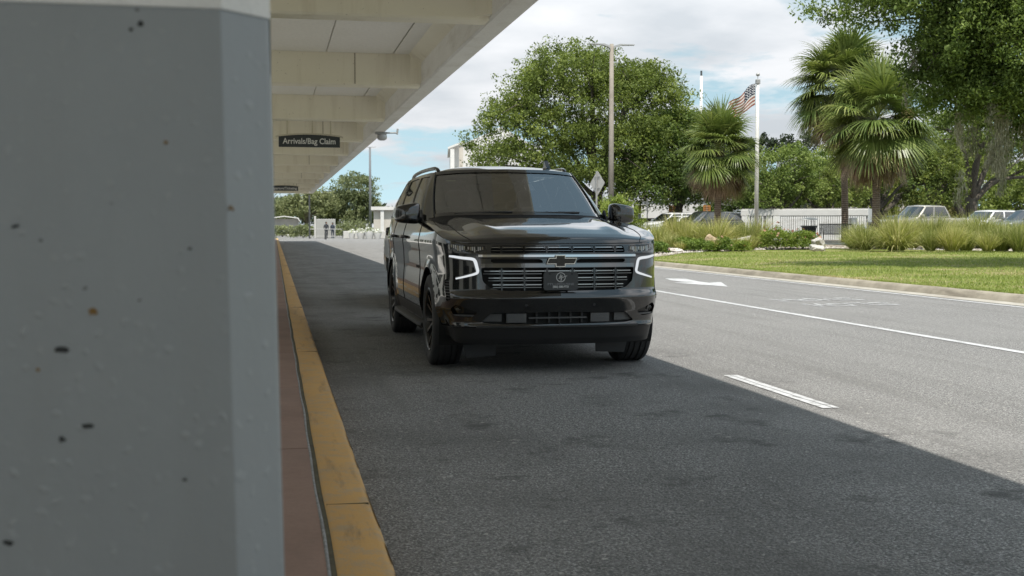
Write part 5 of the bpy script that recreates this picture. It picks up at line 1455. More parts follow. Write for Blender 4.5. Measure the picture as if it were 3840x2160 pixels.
def palm(base, h, r_, sc, lean, label, nfr=50, seed=1):
    random.seed(seed)
    o = empty('sabal_palm', base); tag(o, label, 'palm tree', 'sabal palms in the planting bed')
    pts = [(lean * t * t, 0, h * t) for t in np.linspace(0, 1, 7)]
    MB().tube([(p[0], p[1], p[2]) for p in pts], [r_ * 1.12, r_ * 1.0, r_ * 0.98, r_ * 0.95, r_ * 0.97, r_ * 1.0, r_ * 0.8], 14).build('trunk', M_PBARK, o, smooth=True)
    az = 0
    N_ = 78
    for k in range(N_):
        az += 2.39996 + random.uniform(-.35, .35)
        li = min(len(FR) - 1, int((k / N_) ** 0.85 * len(FR) + random.uniform(-.6, .6))); li = max(0, li)
        sz_ = sc * random.uniform(.80, 1.12)
        link('frond', random.choice(FR[li][1]), None, o, loc=(lean + random.uniform(-.06, .06), random.uniform(-.06, .06), h + 0.30 - 0.042 * li), rot=(random.uniform(-.35, .35), random.uniform(-.2, .2), az), scale=(sz_, sz_, sz_))
    for k in range(34):
        az += 2.39996
        sz_ = sc * random.uniform(.8, 1.1)
        link('dead_frond', DF[k % 4], None, o, loc=(lean, 0, h - 0.10 - 0.05 * (k % 4)), rot=(random.uniform(-.3, .3), random.uniform(-.15, .15), az), scale=(sz_, sz_, sz_))
    # boots at the crown base
    bt = MB()
    for k in range(16):
        a = k * 2.4; zz_ = h - 0.05 - 0.03 * k
        bt.tube([(lean + r_ * 0.7 * math.cos(a), r_ * 0.7 * math.sin(a), zz_ - 0.12), (lean + r_ * 1.7 * math.cos(a), r_ * 1.7 * math.sin(a), zz_ + 0.2)], [0.06, 0.03], 5)
    bt.build('leaf_boots', M_PBARK, o)
    for k in range(2):   # seed sprays
        a = -1.9 + k * 0.9; n = 260
        d = unit(n) * rng.uniform(0, 1, n)[:, None] ** .5 * np.array([.3, .3, .38])
        P_ = d + np.array([lean + math.cos(a) * 1.0 * sc, math.sin(a) * 1.0 * sc, h + 0.25])
        link('seed_spray', leaves('seed_spray', P_, 0.07, rng.uniform(0, 1, n), aspect=.25), leaf_mat('straw_seed_spray', (0.22, 0.19, 0.07), (0.34, 0.30, 0.13), (0.45, 0.40, 0.2), .8, .2), o)['kind'] = 'stuff'
    return o
palm((21.13, 55.0, 0.42), 4.45, 0.17, 1.12, 0.0, 'shorter sabal palm standing left of the flagpole', seed=3)
palm((27.2, 53.8, 0.42), 7.55, 0.165, 1.42, -0.35, 'tallest sabal palm, back one of the twin palms', seed=5)
palm((26.2, 48.9, 0.34), 5.6, 0.175, 1.42, 0.0, 'sabal palm in front of the tallest palm, front one of the pair', seed=8)

# ------------------------------------------------------------------ bush, shrubs, grasses
def shrub(name, label, base, rx, rz, n, leaf, mat, cat='shrub', group=None, flowers=0, spiky=0.0):
    o = empty(name, base); tag(o, label, cat, group)
    d = unit(n); d[:, 2] = abs(d[:, 2]) * 1.0 - 0.15
    rr = rng.uniform(0.35, 1, n) ** 0.5 * (1 + spiky * rng.normal(0, 1, n) * 0.3)
    lump = 1 + 0.16 * np.sin(d[:, 0] * 7 + base[0]) * np.sin(d[:, 1] * 6 + base[1]) + 0.12 * np.sin(d[:, 2] * 9 + base[0] * 3)
    P = d * (rr * lump)[:, None] * np.array([rx, rx * 0.85, rz]) + np.array([0, 0, rz * 0.22])
    P[:, 2] = np.maximum(P[:, 2], 0.02)
    t_ = np.clip(0.45 + 0.25 * np.sin(P[:, 0] * 9) * np.sin(P[:, 2] * 11) + rng.normal(0, 0.16, n), 0, 1)
    link('foliage', leaves('foliage', P, leaf, t_, up=0.5), mat, o)
    st = MB()
    for k in range(7):
        a = k * 0.9; st.tube([(0, 0, 0), (rx * .3 * math.cos(a), rx * .3 * math.sin(a), rz * .4), (rx * .6 * math.cos(a), rx * .6 * math.sin(a), rz * .8)], [0.02, 0.014, 0.006], 5)
    st.build('stems', M_BARK, o)
    if flowers:
        d = unit(flowers); d[:, 2] = abs(d[:, 2]); Pf = d * np.array([rx, rx * .85, rz]) * 1.02 + np.array([0, 0, rz * .25])
        link('flowers', leaves('flowers', Pf, leaf * 1.5, rng.uniform(0, 1, flowers), aspect=.9), M_FLOWER, o)['kind'] = 'stuff'
    return o
def G(x, y): return (x, y, float(hz(x, y)) + 0.05)
tree('bottlebrush_bush', 'tall bright green bush behind the diamond sign', (16.0, 54.2, 0.35), [(0, 0, 1.15, 1.02, 1.0, 1.0), (-0.25, 0, 1.75, 0.7, 0.7, 0.6), (0.45, 0, 0.8, 0.75, 0.7, 0.6)], 190, 60, 0.27, 0.10, M_BUSH, 0.6, 0.06, (0, 0), 6, 16, cat='bush')
SH = [(14.45, 41.6, .42, .42), (17.8, 44.6, .40, .36), (18.5, 44.9, .33, .30), (20.1, 45.9, .42, .44), (21.6, 46.3, .36, .34), (22.2, 46.2, .26, .28), (16.7, 44.2, .40, .34), (19.4, 47.2, .38, .42), (21.2, 47.6, .3, .35)]
ORD = ['leftmost low green shrub beside the SUV lamp', 'low round shrub second along the bed edge', 'low mounded shrub third along the bed edge', 'round shrub just right of the tan boulder', 'small shrub between the two pale boulders', 'smallest round shrub at the front of the bed', 'wide low shrub near the left end of the bed', 'shrub behind the tan boulder', 'shrub tucked behind the pale twin boulder']
SHP = [(1652, 628, 44.5, .50, .44), (1722, 616, 47, .52, .5), (1757, 626, 46, .62, .45), (1797, 608, 48.5, .42, .42), (1823, 627, 46.2, .42, .44), (1868, 628, 46, .36, .36), (1845, 612, 47.5, .62, .40), (1955, 610, 49, .80, .85), (2020, 608, 49.5, .78, .66)]
ORD[7] = 'tall leafy shrub with pink flowers in front of the slatted wall'; ORD[8] = 'leafy shrub between the flowering shrub and the litter bin'
def pt(px, py, d):
    """point at depth d seen at (px, py) of a 2576 x 1449 frame"""
    F_ = 3004.0; q = Vector(((px - 1288) / F_ * d, -(py - 724.5) / F_ * d, -d))
    return cam.matrix_world @ q
bpy.context.view_layer.update()
for (px, py, d, rx, rz), lb in zip(SHP, ORD):
    q = pt(px, py, d); shrub('shrub', lb, G(q.x, q.y), rx, rz, int(2600 * (rx / .5) ** 1.5), 0.075, M_SHRUB, group='low shrubs along the bed', flowers=26 if 'flower' in lb else 3, spiky=.2)
def grass_mesh(n, L, spread, w=0.012, arch=1.0, dead=0.12):
    V = []; tn = []
    for k in range(n):
        a = random.uniform(0, 2 * PI); r0 = random.random() ** .5 * 0.22; lean = abs(random.gauss(0, 1)) * spread + 0.08
        ln = L * random.uniform(0.65, 1.1); p = Vector((r0 * math.cos(a), r0 * math.sin(a), 0)); a2 = a + random.uniform(-.5, .5)
        d = Vector((math.cos(a2) * lean, math.sin(a2) * lean, 1)).normalized()
        wv = Vector((-math.sin(a2 + random.uniform(-1, 1)), math.cos(a2 + random.uniform(-1, 1)), 0)) * w
        tc_ = random.gauss(0.45, 0.15) if random.random() > dead else random.uniform(0.85, 1.0)
        for s in range(4):
            dd = (d + Vector((math.cos(a2) * .25, math.sin(a2) * .25, -1)) * arch * (0.10 + lean * .35) * ((s / 3.0) ** 1.5) * 1.5).normalized()
            q = p + dd * ln / 4
            wa = (1, .95, .75, .45)[s]; wb = (.95, .75, .45, .05)[s]
            V += [tuple(p - wv * wa), tuple(p + wv * wa), tuple(q + wv * wb), tuple(q - wv * wb)]; tn.append(min(1, max(0, tc_ + 0.07 * s - .05)))
            p = q
            if p.z < 0.02: break
    return np_mesh('blades', np.array(V), 4, tn)
random.seed(21)
GM = [grass_mesh(760, 1.32, 0.80, arch=1.5, dead=.22, w=.010), grass_mesh(640, 1.15, 0.40, arch=0.9, w=.010), grass_mesh(520, 0.80, 0.42, arch=0.9), grass_mesh(680, 1.30, 0.60, arch=1.2, dead=.16, w=.010)]
for me in GM: me.materials.append(M_GRASS)
GP = []
# front row on the right, then the rows behind, then the drift in front of the parked cars
for i, (px, py, d, m, s) in enumerate([(2175, 628, 47.5, 0, 1.05), (2255, 630, 46.5, 0, 1.15), (2340, 633, 46, 1, 1.0), (2395, 634, 45.5, 1, .95), (2430, 632, 46.5, 1, .95), (2485, 634, 45.5, 1, 1.0), (2520, 633, 46, 1, .9), (2562, 635, 45.5, 1, 1.0), (2600, 634, 46, 3, 1.0), (2150, 622, 49.5, 3, .85),
    (2215, 612, 50, 3, 1.1), (2290, 612, 50, 3, 1.15), (2350, 612, 50, 3, 1.15), (2415, 612, 50, 3, 1.15), (2475, 612, 50, 3, 1.15), (2535, 612, 50, 3, 1.15), (2590, 612, 50, 3, 1.1), (2245, 604, 53, 3, 1.1), (2320, 604, 53, 3, 1.15), (2385, 604, 53, 3, 1.15), (2445, 604, 53, 3, 1.15), (2505, 604, 53, 3, 1.15), (2565, 604, 53, 3, 1.15),
    (1640, 600, 52, 1, .85), (1675, 600, 52, 1, .9), (1705, 604, 51, 1, 1.0), (1738, 606, 50, 1, 1.05), (1762, 612, 49.5, 0, .95), (1800, 612, 49.5, 0, 1.0), (1838, 606, 50.5, 0, 1.0), (1872, 608, 50, 1, .9), (1905, 606, 50.5, 0, .9), (1775, 596, 54, 3, .9), (1730, 596, 54, 3, .9), (1690, 596, 54, 1, .9), (1820, 598, 54, 3, .85), (1655, 612, 49, 2, .9), (1690, 622, 47, 2, .85), (1715, 628, 46, 2, .6), (1800, 628, 46.4, 2, .6), (1845, 622, 47.2, 2, .8), (1885, 622, 47.4, 2, .7)]):
    GP.append((px, py, d, m, s))
def side_word(px): return 'of the left drift' if px < 2000 else 'of the right drift'
for i, (px, py, d, m, s) in enumerate(GP):
    q = pt(px, py, d); o = empty('grass_clump', G(q.x, q.y), rz=i * 1.9)
    nth = sum(1 for g in GP[:i] if (g[0] < 2000) == (px < 2000) and ('f' if g[2] < 48.2 else ('m' if g[2] < 51.5 else 'b')) == ('f' if d < 48.2 else ('m' if d < 51.5 else 'b')))
    row = 'front row' if d < 48.2 else ('middle row' if d < 51.5 else 'back row')
    big = ('arching fountain', 'upright stiff', 'low tufted', 'tall feathery')[m]
    tag(o, '%s grass clump, %s in %s %s' % (big, ('first', 'second', 'third', 'fourth', 'fifth', 'sixth', 'seventh', 'eighth', 'ninth', 'tenth', 'eleventh', 'twelfth')[nth], row, side_word(px)), 'ornamental grass', 'ornamental grass clumps in the planting bed')
    kk = (1.0 if px < 2000 else .90) * (1.0 + .20 * math.sin(i * 2.3)); link('blades', GM[m], None, o, scale=(s * kk * 1.08, s * kk * 1.08, s * kk * (1.0 + .12 * math.sin(i * 1.1))))
# lawn blades near enough to see
n = 90000
y = 12 + 32 * rng.uniform(0, 1, n) ** 0.85; x = 12.30 + rng.uniform(0, 1, n) * (3.0 + (y - 10) * 0.62)
edge = rng.uniform(0, 1, n) < 0.14; x = np.where(edge, 12.28 + abs(rng.normal(0, 0.08, n)), x)
ok = y < yk(x) + .15; x, y = x[ok], y[ok]; n = len(x)
z = hz(x, y); a = rng.uniform(0, 2 * PI, n); h = rng.uniform(0.025, 0.065, n); w = rng.uniform(0.006, 0.014, n); lx = rng.normal(0, .03, (n, 2))
dryp = ss(.25, .9, np.sin(x * .55 + 1.3 * np.sin(y * .31)) * np.sin(y * .62 + 1.1 * np.sin(x * .4)) + .35 * np.sin(x * 2.1 + y * 1.3))
tn = np.clip(.38 + .16 * np.sin(x * 1.3 + y * .7) * np.sin(y * 1.1) + rng.normal(0, .17, n) + .6 * dryp * rng.uniform(0, 1, n), 0, 1)
sel = rng.uniform(0, 1, n) > .45 * dryp; x, y, z, a, h, w, lx, tn = x[sel], y[sel], z[sel], a[sel], h[sel], w[sel], lx[sel], tn[sel]; n = len(x)
V = np.stack([np.stack([x - np.cos(a) * w, y - np.sin(a) * w, z - .004], 1), np.stack([x + np.cos(a) * w, y + np.sin(a) * w, z - .004], 1), np.stack([x + lx[:, 0], y + lx[:, 1], z + h], 1)], 1)
lg_ = link('lawn_grass', np_mesh('lawn_grass', V, 3, tn), M_TURF); tag(lg_, 'short mown grass blades on the roadside lawn', 'grass', kind='stuff')
# stones of the bed
n = 2600; x = rng.uniform(12.8, 32, n); y = yk(x) + abs(rng.normal(0, 1.6, n)) + .05; s = rng.uniform(.025, .085, n)
base_ = np.array([(1, 0, 0), (0, 1, 0), (-1, 0, 0), (0, -1, 0), (0, 0, .7)], float)
V = []; 
for i in range(n):
    b = base_ * s[i] * rng.uniform(.6, 1.3, (5, 3)) + np.array([x[i], y[i], float(hz(x[i], y[i])) + .02])
    for p, q in ((0, 1), (1, 2), (2, 3), (3, 0)): V += [b[p], b[q], b[4]]
st_ = link('bed_stones', np_mesh('bed_stones', np.array(V), 3, np.repeat(rng.uniform(0, 1, n), 4)), leaf_mat('pale_stones', (0.22, 0.19, 0.16), (0.38, 0.35, 0.31), (0.55, 0.53, 0.5), .9, 0.0)); tag(st_, 'loose pale stones scattered along the bed edge', 'stones', kind='stuff')
# ------------------------------------------------------------------ boulders
def boulder(label, px, py, d, rx, ry, rz, col, seed, rot=0):
    r2 = np.random.default_rng(seed)
    import bmesh
    bm = bmesh.new(); bmesh.ops.create_icosphere(bm, subdivisions=4, radius=1.0)
    co = np.array([v.co[:] for v in bm.verts])
    D = r2.normal(size=(26, 3)); D /= np.linalg.norm(D, axis=1, keepdims=True); h = r2.uniform(.62, 1.0, 26)
    dots = co @ D.T; k = np.min(np.where(dots > 0.05, h / np.maximum(dots, 0.05), 9), axis=1); k = np.minimum(k, 1.25)
    nzz = sum(np.sin(co @ r2.normal(0, f, 3) + r2.uniform(0, 6)) * a for f, a in ((4, .05), (7, .04), (13, .025), (22, .015), (35, .012)))
    co = co * (k * (1 + nzz))[:, None] * np.array([rx, ry, rz])
    for v, c in zip(bm.verts, co): v.co = c
    me = bpy.data.meshes.new('boulder'); bm.to_mesh(me); bm.free()
    me.polygons.foreach_set('use_smooth', [True] * len(me.polygons)); me.set_sharp_from_angle(angle=R(35))
    q = pt(px, py, d); g = G(q.x, q.y)
    t = NT('limestone_%d' % seed); p = t.obj(); f = t.noise(3.5, 6, .65, p); c2 = t.noise(14, 4, .6, p)
    c = t.mixc(t.ramp(f, [(.35, 0.), (.65, 1.)]), col, tuple(min(1, v * 1.5) for v in col)); c = t.mixc(t.ramp(c2, [(.56, 0.), (.68, .7)]), c, tuple(v * .35 for v in col))
    t.bsdf(c, .95, t.bump(t.math('ADD', f, c2), .8, .06))
    o = link('boulder', me, t.m, loc=(g[0], g[1], g[2] + rz * .45), rot=(0, 0, rot)); tag(o, label, 'boulder', 'limestone boulders in the bed'); return o
boulder('tan pitted boulder between the low shrubs', 1790, 620, 46.8, .50, .40, .36, (0.34, 0.26, 0.17), 1)
boulder('pale grey boulder right of the tan one', 1845, 612, 48.5, .42, .4, .34, (0.40, 0.38, 0.34), 2)
boulder('grey-white boulder beside the pale grey one', 1872, 610, 48.8, .45, .4, .42, (0.38, 0.36, 0.33), 3, .8)
boulder('white boulder standing in front of the bench end', 2060, 612, 48.0, .36, .32, .38, (0.36, 0.345, 0.31), 4)
boulder('small white boulder at the foot of the bench boulder', 2050, 620, 47.2, .30, .26, .15, (0.36, 0.35, 0.32), 5)
boulder('flat pale stone at the left end of the bed', 1690, 632, 44.8, .55, .4, .12, (0.42, 0.39, 0.35), 6)
boulder('tan block of stone left of the grasses beside the SUV', 1660, 598, 51.5, .55, .4, .30, (0.42, 0.31, 0.22), 7)

# ------------------------------------------------------------------ street furniture
M_STEEL = simple('galvanised_steel', (0.36, 0.36, 0.355), 0.5, 0.12, 8, Metallic=0.3)
M_POLEW = concrete_mat('weathered_pole', (0.20, 0.175, 0.145), (0.31, 0.28, 0.24), 1.5, 0.01)
M_WHITEM = simple('white_enamel', (0.62, 0.62, 0.60), 0.45, 0.06, 3)
M_DKM = simple('dark_powder_coat', (0.05, 0.052, 0.052), 0.5, 0.15, 12)
# diamond sign, seen from behind
q = pt(1502, 461, 50); o = empty('road_sign', (q.x, q.y, 0.13), rz=R(-70)); tag(o, 'diamond road sign seen from behind on a steel post', 'sign')
MB().box(-0.03, 0.03, -0.05, 0.0, 0, 3.45).build('post', M_STEEL, o)
MB().prism(round_poly([(0, -.53), (.53, 0), (0, .53), (-.53, 0)], .05), 0.012, 0.018).build('panel', simple('sign_back_aluminium', (0.42, 0.415, 0.40), .5, .08), o, loc=(0, 0, q.z - .13))
for z in (-.22, .25): MB().box(-.2, .2, -.01, .011, q.z - .13 + z, q.z - .13 + z + .04).build('bracket', M_STEEL, o)
# small post sign, seen edge-on
q = pt(1628, 560, 58); o = empty('post_sign', (q.x, q.y, .4), rz=R(60)); tag(o, 'thin post with a small grey sign beside the bright bush', 'sign')
MB().tube([(0, 0, 0), (0, 0, 2.2)], .025, 8).build('post', M_DKM, o); MB().box(-.12, .12, -.02, .0, 1.5, 2.25).build('panel', simple('sign_back_grey', (.2, .21, .21), .5), o)
# pointed white marker post right of the bonnet
q = pt(1632, 590, 46); o = empty('marker_post', (q.x, q.y, .14), rz=.3); tag(o, 'short pointed white marker post just right of the SUV bonnet', 'post')
MB().prism([(-.20, 0), (.20, 0), (.20, .75), (0, 1.02), (-.20, .75)], -.03, .03).build('board', M_WHITEM, o); MB().box(-.03, .03, .032, .09, 0, .9).build('stake', M_STEEL, o)
# wooden double lamp pole
def lamp_pole(label, x, y, z0, h, r0, arms, mat, arm_len=1.75):
    o = empty('lamp_pole', (x, y, z0)); tag(o, label, 'lamp post')
    MB().tube([(0, 0, 0), (0, 0, h * .5), (0, 0, h)], [r0, r0 * .8, r0 * .62], 12).build('pole', mat, o, smooth=True)
    for s in arms:
        lh = MB(); n = 10
        for sg in (0,):
            prof = [(0.10 * s, -.32), (.22 * s, -.20), (.6 * s, -.08), (arm_len * s * .8, -.05), (arm_len * s * .8, .0), (.5 * s, .0), (.16 * s, -.10), (.10 * s, -.22)]
            lh.prism(prof, -.13, .13)
        lh.build('lamp_head', M_STEEL, o, loc=(0, 0, h))
    return o
lamp_pole('tall wooden lamp pole with two arms in front of the big oak', 20.0, 69.8, .47, 11.75, .19, (-1, 1), M_POLEW)
lamp_pole('slim dark lamp pole far down the road', 15.05, 191.0, 0, 13.9, .26, (-.5, .5), simple('dark_pole', (.13, .14, .15), .6, .1), 2.4)
lamp_pole('small white lamp pole before the far pines', 62.0, 128, 0, 11.7, .14, (-.6,), M_WHITEM, 1.2)
o = empty('white_mast', (49.3, 134, 0)); tag(o, 'slender white mast rising behind the palm by the flag', 'mast')
MB().tube([(0, 0, 0), (0, 0, 18.9)], .16, 12).build('tube', M_WHITEM, o, smooth=True); MB().tube([(0, 0, 18.9), (0, 0, 19.5)], .12, 8).build('beacon', M_DKM, o)
# flagpole and flag
fp_ = empty('flagpole', (23.8, 56.6, .42)); tag(fp_, 'tall white flagpole with ball finial between palm and twin palms', 'flagpole')
MB().tube([(0, 0, 0), (0, 0, 4), (0, 0, 7.95)], [.105, .10, .075], 14).build('pole', M_WHITEM, fp_, smooth=True)
MB().bbox(-.10, .10, -.1, .1, 7.97, 8.20, .015).build('truck', M_STEEL, fp_); MB().tube([(0, 0, 8.2), (0, 0, 8.35)], .012, 6).build('spindle', M_STEEL, fp_); MB().super((0, 0, 8.44), (.10, .10, .09), 1.0).build('finial', M_STEEL, fp_, smooth=True)
MB().tube([(-.10, -.02, .9), (-.105, -.02, 7.9)], .008, 5).build('halyard', M_WHITEM, fp_)
fl = empty('flag', (23.68, 56.55, 6.75)); tag(fl, 'striped stars flag blowing to the left of the flagpole', 'flag')
fm = MB(); NX, NY = 40, 26; FV = []
HX = np.array([[-0.03, -1.05, 0], [0, 0, 0]])
for i in range(NX + 1):
    u = i / NX
    for j in range(NY + 1):
        v_ = j / NY                     # 0 at the top edge
        x = -0.02 - 1.35 * u - .06 * math.sin(3 * u); 
        ztop = 1.66 - 1.02 * u + .05 * math.sin(u * 9); hgt = 1.06 - .06 * u - .20 * u * u * (0)
        z = ztop - hgt * v_ - .10 * u * v_ * (1 - v_) + .04 * math.sin(u * 7 + v_ * 3)
        y = .13 * math.sin(u * 8.5 + v_ * 2.2) * (.25 + u) + .05 * math.sin(u * 15 - v_ * 5) * u
        FV.append((x - .10 * v_ * u, y, z))
rf_, wf_, bf_ = [], [], []
for i in range(NX):
    for j in range(NY):
        q4 = (i * (NY + 1) + j, i * (NY + 1) + j + 1, (i + 1) * (NY + 1) + j + 1, (i + 1) * (NY + 1) + j)
        st = j // 2
        if i < 16 and st < 7: bf_.append(q4)
        elif st % 2 == 0: rf_.append(q4)
        else: wf_.append(q4)
def cloth(name, c):
    t = NT(name); b = t.bsdf(c, .8); tr = t.n('ShaderNodeBsdfTranslucent', {'Color': (*c, 1)}); m = t.n('ShaderNodeMixShader', {0: .35, 1: b.outputs[0], 2: tr.outputs[0]}); t.link(m.outputs[0], t.out.inputs[0]); return t.m
for nm, ff, c in (('red_stripes', rf_, (.30, .10, .065)), ('white_stripes', wf_, (.68, .66, .62)), ('canton', bf_, (.045, .055, .085))):
    v, f = compact(FV, ff); link(nm, mesh_from(nm, v, f, True), cloth(nm + '_cloth', c), fl)
sm = MB()
for r_ in range(9):
    for c in range(6 if r_ % 2 == 0 else 5):
        i = int(1 + (c + (.0 if r_ % 2 == 0 else .5)) * 2.65); j = int(1 + r_ * 1.45); p = Vector(FV[i * (NY + 1) + j])
        star = [(p.x + (.034 if k % 2 == 0 else .014) * math.sin(k * PI / 5), p.y - .012, p.z + (.034 if k % 2 == 0 else .014) * math.cos(k * PI / 5)) for k in range(10)]
        sm.add(star, [tuple(range(10))])
so = sm.build('stars', simple('white_star', (.75, .75, .75), .8), fl); so['kind'] = 'stuff'

# litter bin with domed cover
q = pt(2035, 600, 56); tb = empty('litter_bin', (q.x, q.y, .50)); tag(tb, 'grey slatted litter bin with domed rain cover', 'litter bin')
MB().tube([(0, 0, .06), (0, 0, .78)], [.25, .29], 20).build('liner', M_DARK, tb)
for k in range(22):
    a = 2 * PI * k / 22; c, s = math.cos(a), math.sin(a)
    MB().tube([(.29 * c, .29 * s, .03), (.31 * c, .31 * s, .62), (.355 * c, .355 * s, .80)], .016, 4).build('slat', M_DKM, tb)
MB().lathe([(.33, .76), (.39, .775), (.39, .815), (.33, .82)], 28, 'z').build('rim', M_DKM, tb, smooth=True, sharp=40); MB().lathe([(.28, 0.02), (.31, .02), (.31, .07), (.28, .07)], 24, 'z').build('base_ring', M_DKM, tb)
for x, y in ((-.26, 0), (.26, 0), (0, .26), (0, -.26)): MB().tube([(x, y, .80), (x * .93, y * .93, 1.10)], .013, 6).build('cover_post', M_DKM, tb)
MB().lathe([(.43, 1.085), (.42, 1.10), (.34, 1.145), (.2, 1.185), (0, 1.20)], 30, 'z').build('domed_cover', simple('light_grey_dome', (.42, .42, .40), .5), tb, smooth=True)
# bench with mesh seat
q = pt(2108, 602, 54); bn = empty('park_bench', (q.x, q.y, .50), rz=R(-8)); tag(bn, 'dark metal bench with mesh back beside the litter bin', 'bench')
t = NT('expanded_metal'); p = t.obj()
wv = t.n('ShaderNodeTexChecker', {'Vector': t.scaled(p, (1, 1, 1)), 'Scale': 60.0}); tr = t.n('ShaderNodeBsdfTransparent'); b = t.bsdf((.06, .062, .065), .5)
mx = t.n('ShaderNodeMixShader', {0: t.math('MULTIPLY', wv.outputs['Fac'], .6), 1: b.outputs[0], 2: tr.outputs[0]}); t.link(mx.outputs[0], t.out.inputs[0]); M_MESHM = t.m
MB().box(-.75, .75, -.22, .22, .42, .432).build('seat', M_MESHM, bn)
MB().add([(-.75, .22, .44), (.75, .22, .44), (.75, .36, .88), (-.75, .36, .88)], [(0, 1, 2, 3)]).build('backrest', M_MESHM, bn)
MB().tube([(-.75, .22, .44), (-.75, .36, .88), (.75, .36, .88), (.75, .22, .44)], .022, 8).build('back_frame', M_DKM, bn)
for x in (-.75, .75):
    MB().tube([(x, -.22, .43), (x, -.25, .2), (x, -.28, 0)], .022, 8).build('leg', M_DKM, bn); MB().tube([(x, .22, .43), (x, .27, .2), (x, .34, 0)], .022, 8).build('leg', M_DKM, bn)
    MB().tube([(x, -.23, .42), (x, -.27, .62), (x, -.2, .67), (x, .28, .66)], .02, 8).build('armrest', M_DKM, bn)
MB().tube([(-.75, -.22, .43), (.75, -.22, .43)], .022, 8).build('seat_rail', M_DKM, bn)

# walled enclosure with slatted faces
A = pt(1865, 585, 70); Bq = pt(2182, 585, 67.5); a2 = Vector((A.x, A.y)); b2 = Vector((Bq.x, Bq.y)); Lw = (b2 - a2).length; ang = math.atan2(b2.y - a2.y, b2.x - a2.x)
en = empty('slatted_wall', (a2.x, a2.y, .45), rz=ang); tag(en, 'white walled enclosure faced with pale vertical slats', 'wall')
MB().box(0, Lw, .03, .22, 0, 1.86).build('wall', simple('grey_recess', (.34, .33, .31), .9, .2), en); MB().bbox(-.04, Lw + .03, -.06, .28, 1.44, 1.80, .02).build('top_band', concrete_mat('off_white_band', (.5, .5, .48), (.58, .575, .55), 1.5), en)
slm = MB().box(-.043, .043, -.035, .0, .03, 1.42).mesh('slat'); slm.materials.append(concrete_mat('grimy_white_slat', (.64, .64, .62), (.74, .735, .71), 2.5, stain=(.50, .48, .45)))
k = .62; ii = 0
while k < Lw - .05:
    if not (1.28 < k < 1.42 or 1.82 < k < 2.25): link('slat', slm, None, en, loc=(k, 0, 0))
    k += .122; ii += 1
for z in (.35, .75, 1.15): MB().box(.6, Lw, .002, .028, z, z + .05).build('rail', simple('slat_rail', (.2, .19, .18), .8), en)
MB().box(.02, .5, -.05, .02, 0, 1.43).build('pilaster', M_WHITEM, en); MB().box(1.82, 2.25, -.05, .02, 0, 1.43).build('pilaster', M_WHITEM, en)
MB().box(0, .2, .22, 4.5, 0, 1.86).build('side_wall', M_WHITEM, en); MB().box(Lw - .2, Lw, .22, 4.5, 0, 1.86).build('side_wall', M_WHITEM, en)
q = pt(2146, 574, 58.5); o = empty('utility_box', (q.x, q.y, .45)); tag(o, 'small pale electrical box on a post by the slatted wall', 'utility box')
MB().bbox(-.18, .18, -.12, .12, .90, 1.26, .02).build('box', M_WHITEM, o); MB().tube([(0, 0, 0), (0, 0, .92)], .045, 8).build('post', M_STEEL, o); MB().tube([(.08, -.13, .9), (.1, -.1, .5), (.04, 0, .1)], .018, 6).build('conduit', M_STEEL, o)
q = pt(1900, 575, 68.3); o = empty('water_meter', (q.x, q.y - .3, .42)); tag(o, 'small grey meter on a pipe before the slatted wall', 'meter')
MB().tube([(0, 0, 0), (0, 0, .7)], .05, 8).build('pipe', M_STEEL, o); MB().bbox(-.11, .11, -.09, .09, .68, .92, .02).build('meter_head', M_DKM, o)
q = pt(2010, 515, 73); gx_ = empty('green_container', (q.x + .6, q.y, .45), rz=R(-11)); tag(gx_, 'olive green skip container behind the slatted wall', 'container')
og = simple('olive_paint', (.17, .18, .085), .6, .15, 3)
MB().bbox(-1.9, 1.3, 0, 1.8, .1, 1.78, .03).build('body', og, gx_); MB().prism([(-.05, 1.784), (1.34, 1.784), (1.34, 2.15), (-.05, 2.15)], .1, 1.7).build('raised_hopper', og, gx_)
MB().prism([(-2.0, 1.784), (-.06, 1.784), (-.06, 1.96), (-2.0, 1.83)], -.06, 1.75).build('sloped_lid', simple('dark_olive', (.08, .09, .06), .6), gx_)

# ------------------------------------------------------------------ buildings
M_BW = concrete_mat('white_render', (.55, .54, .52), (.64, .63, .61), .5, .004)
q0 = pt(1560, 560, 97); q1 = pt(2320, 560, 92); d2 = Vector((q1.x - q0.x, q1.y - q0.y)); Lb = d2.length
b1 = empty('low_white_building', (q0.x, q0.y, .3), rz=math.atan2(d2.y, d2.x)); tag(b1, 'long low white building with open ground level behind the car park', 'building')
MB().box(0, Lb, 0, 14, 1.66, 3.05).build('parapet', M_BW, b1); MB().box(-.1, Lb + .1, -.12, 14, 3.052, 3.16).build('coping', M_BW, b1)
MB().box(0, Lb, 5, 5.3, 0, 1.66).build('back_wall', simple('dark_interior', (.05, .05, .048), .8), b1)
MB().box(0, Lb, 0, 14, .0, .30).build('floor_slab', M_CON, b1)
for k in range(9): MB().box(k * Lb / 8.02 - .25 + .26, k * Lb / 8.02 + .35, .05, .6, .3, 1.655).build('pillar', M_BW, b1)
for k in range(8): MB().box(k * Lb / 8.02 + .75, (k + 1) * Lb / 8.02 - .3, 2.2, 2.35, .95, 1.25).build('guard_rail', simple('rail_grey', (.12, .12, .115), .6), b1)
u0 = pt(2003, 440, 132); b2_ = empty('far_white_building', (u0.x, u0.y, 0), rz=R(-10)); tag(b2_, 'far flat-roofed white building behind the light green trees', 'building')
MB().box(0, 9.5, 0, 10, 0, 7.0).build('lower_wall', M_BW, b2_); MB().box(0, 7.0, .8, 9, 7.9, 9.2).build('roof_storey', M_BW, b2_); MB().box(-.15, 9.8, -.2, 10, 7.004, 7.9).build('roof_band', M_BW, b2_)
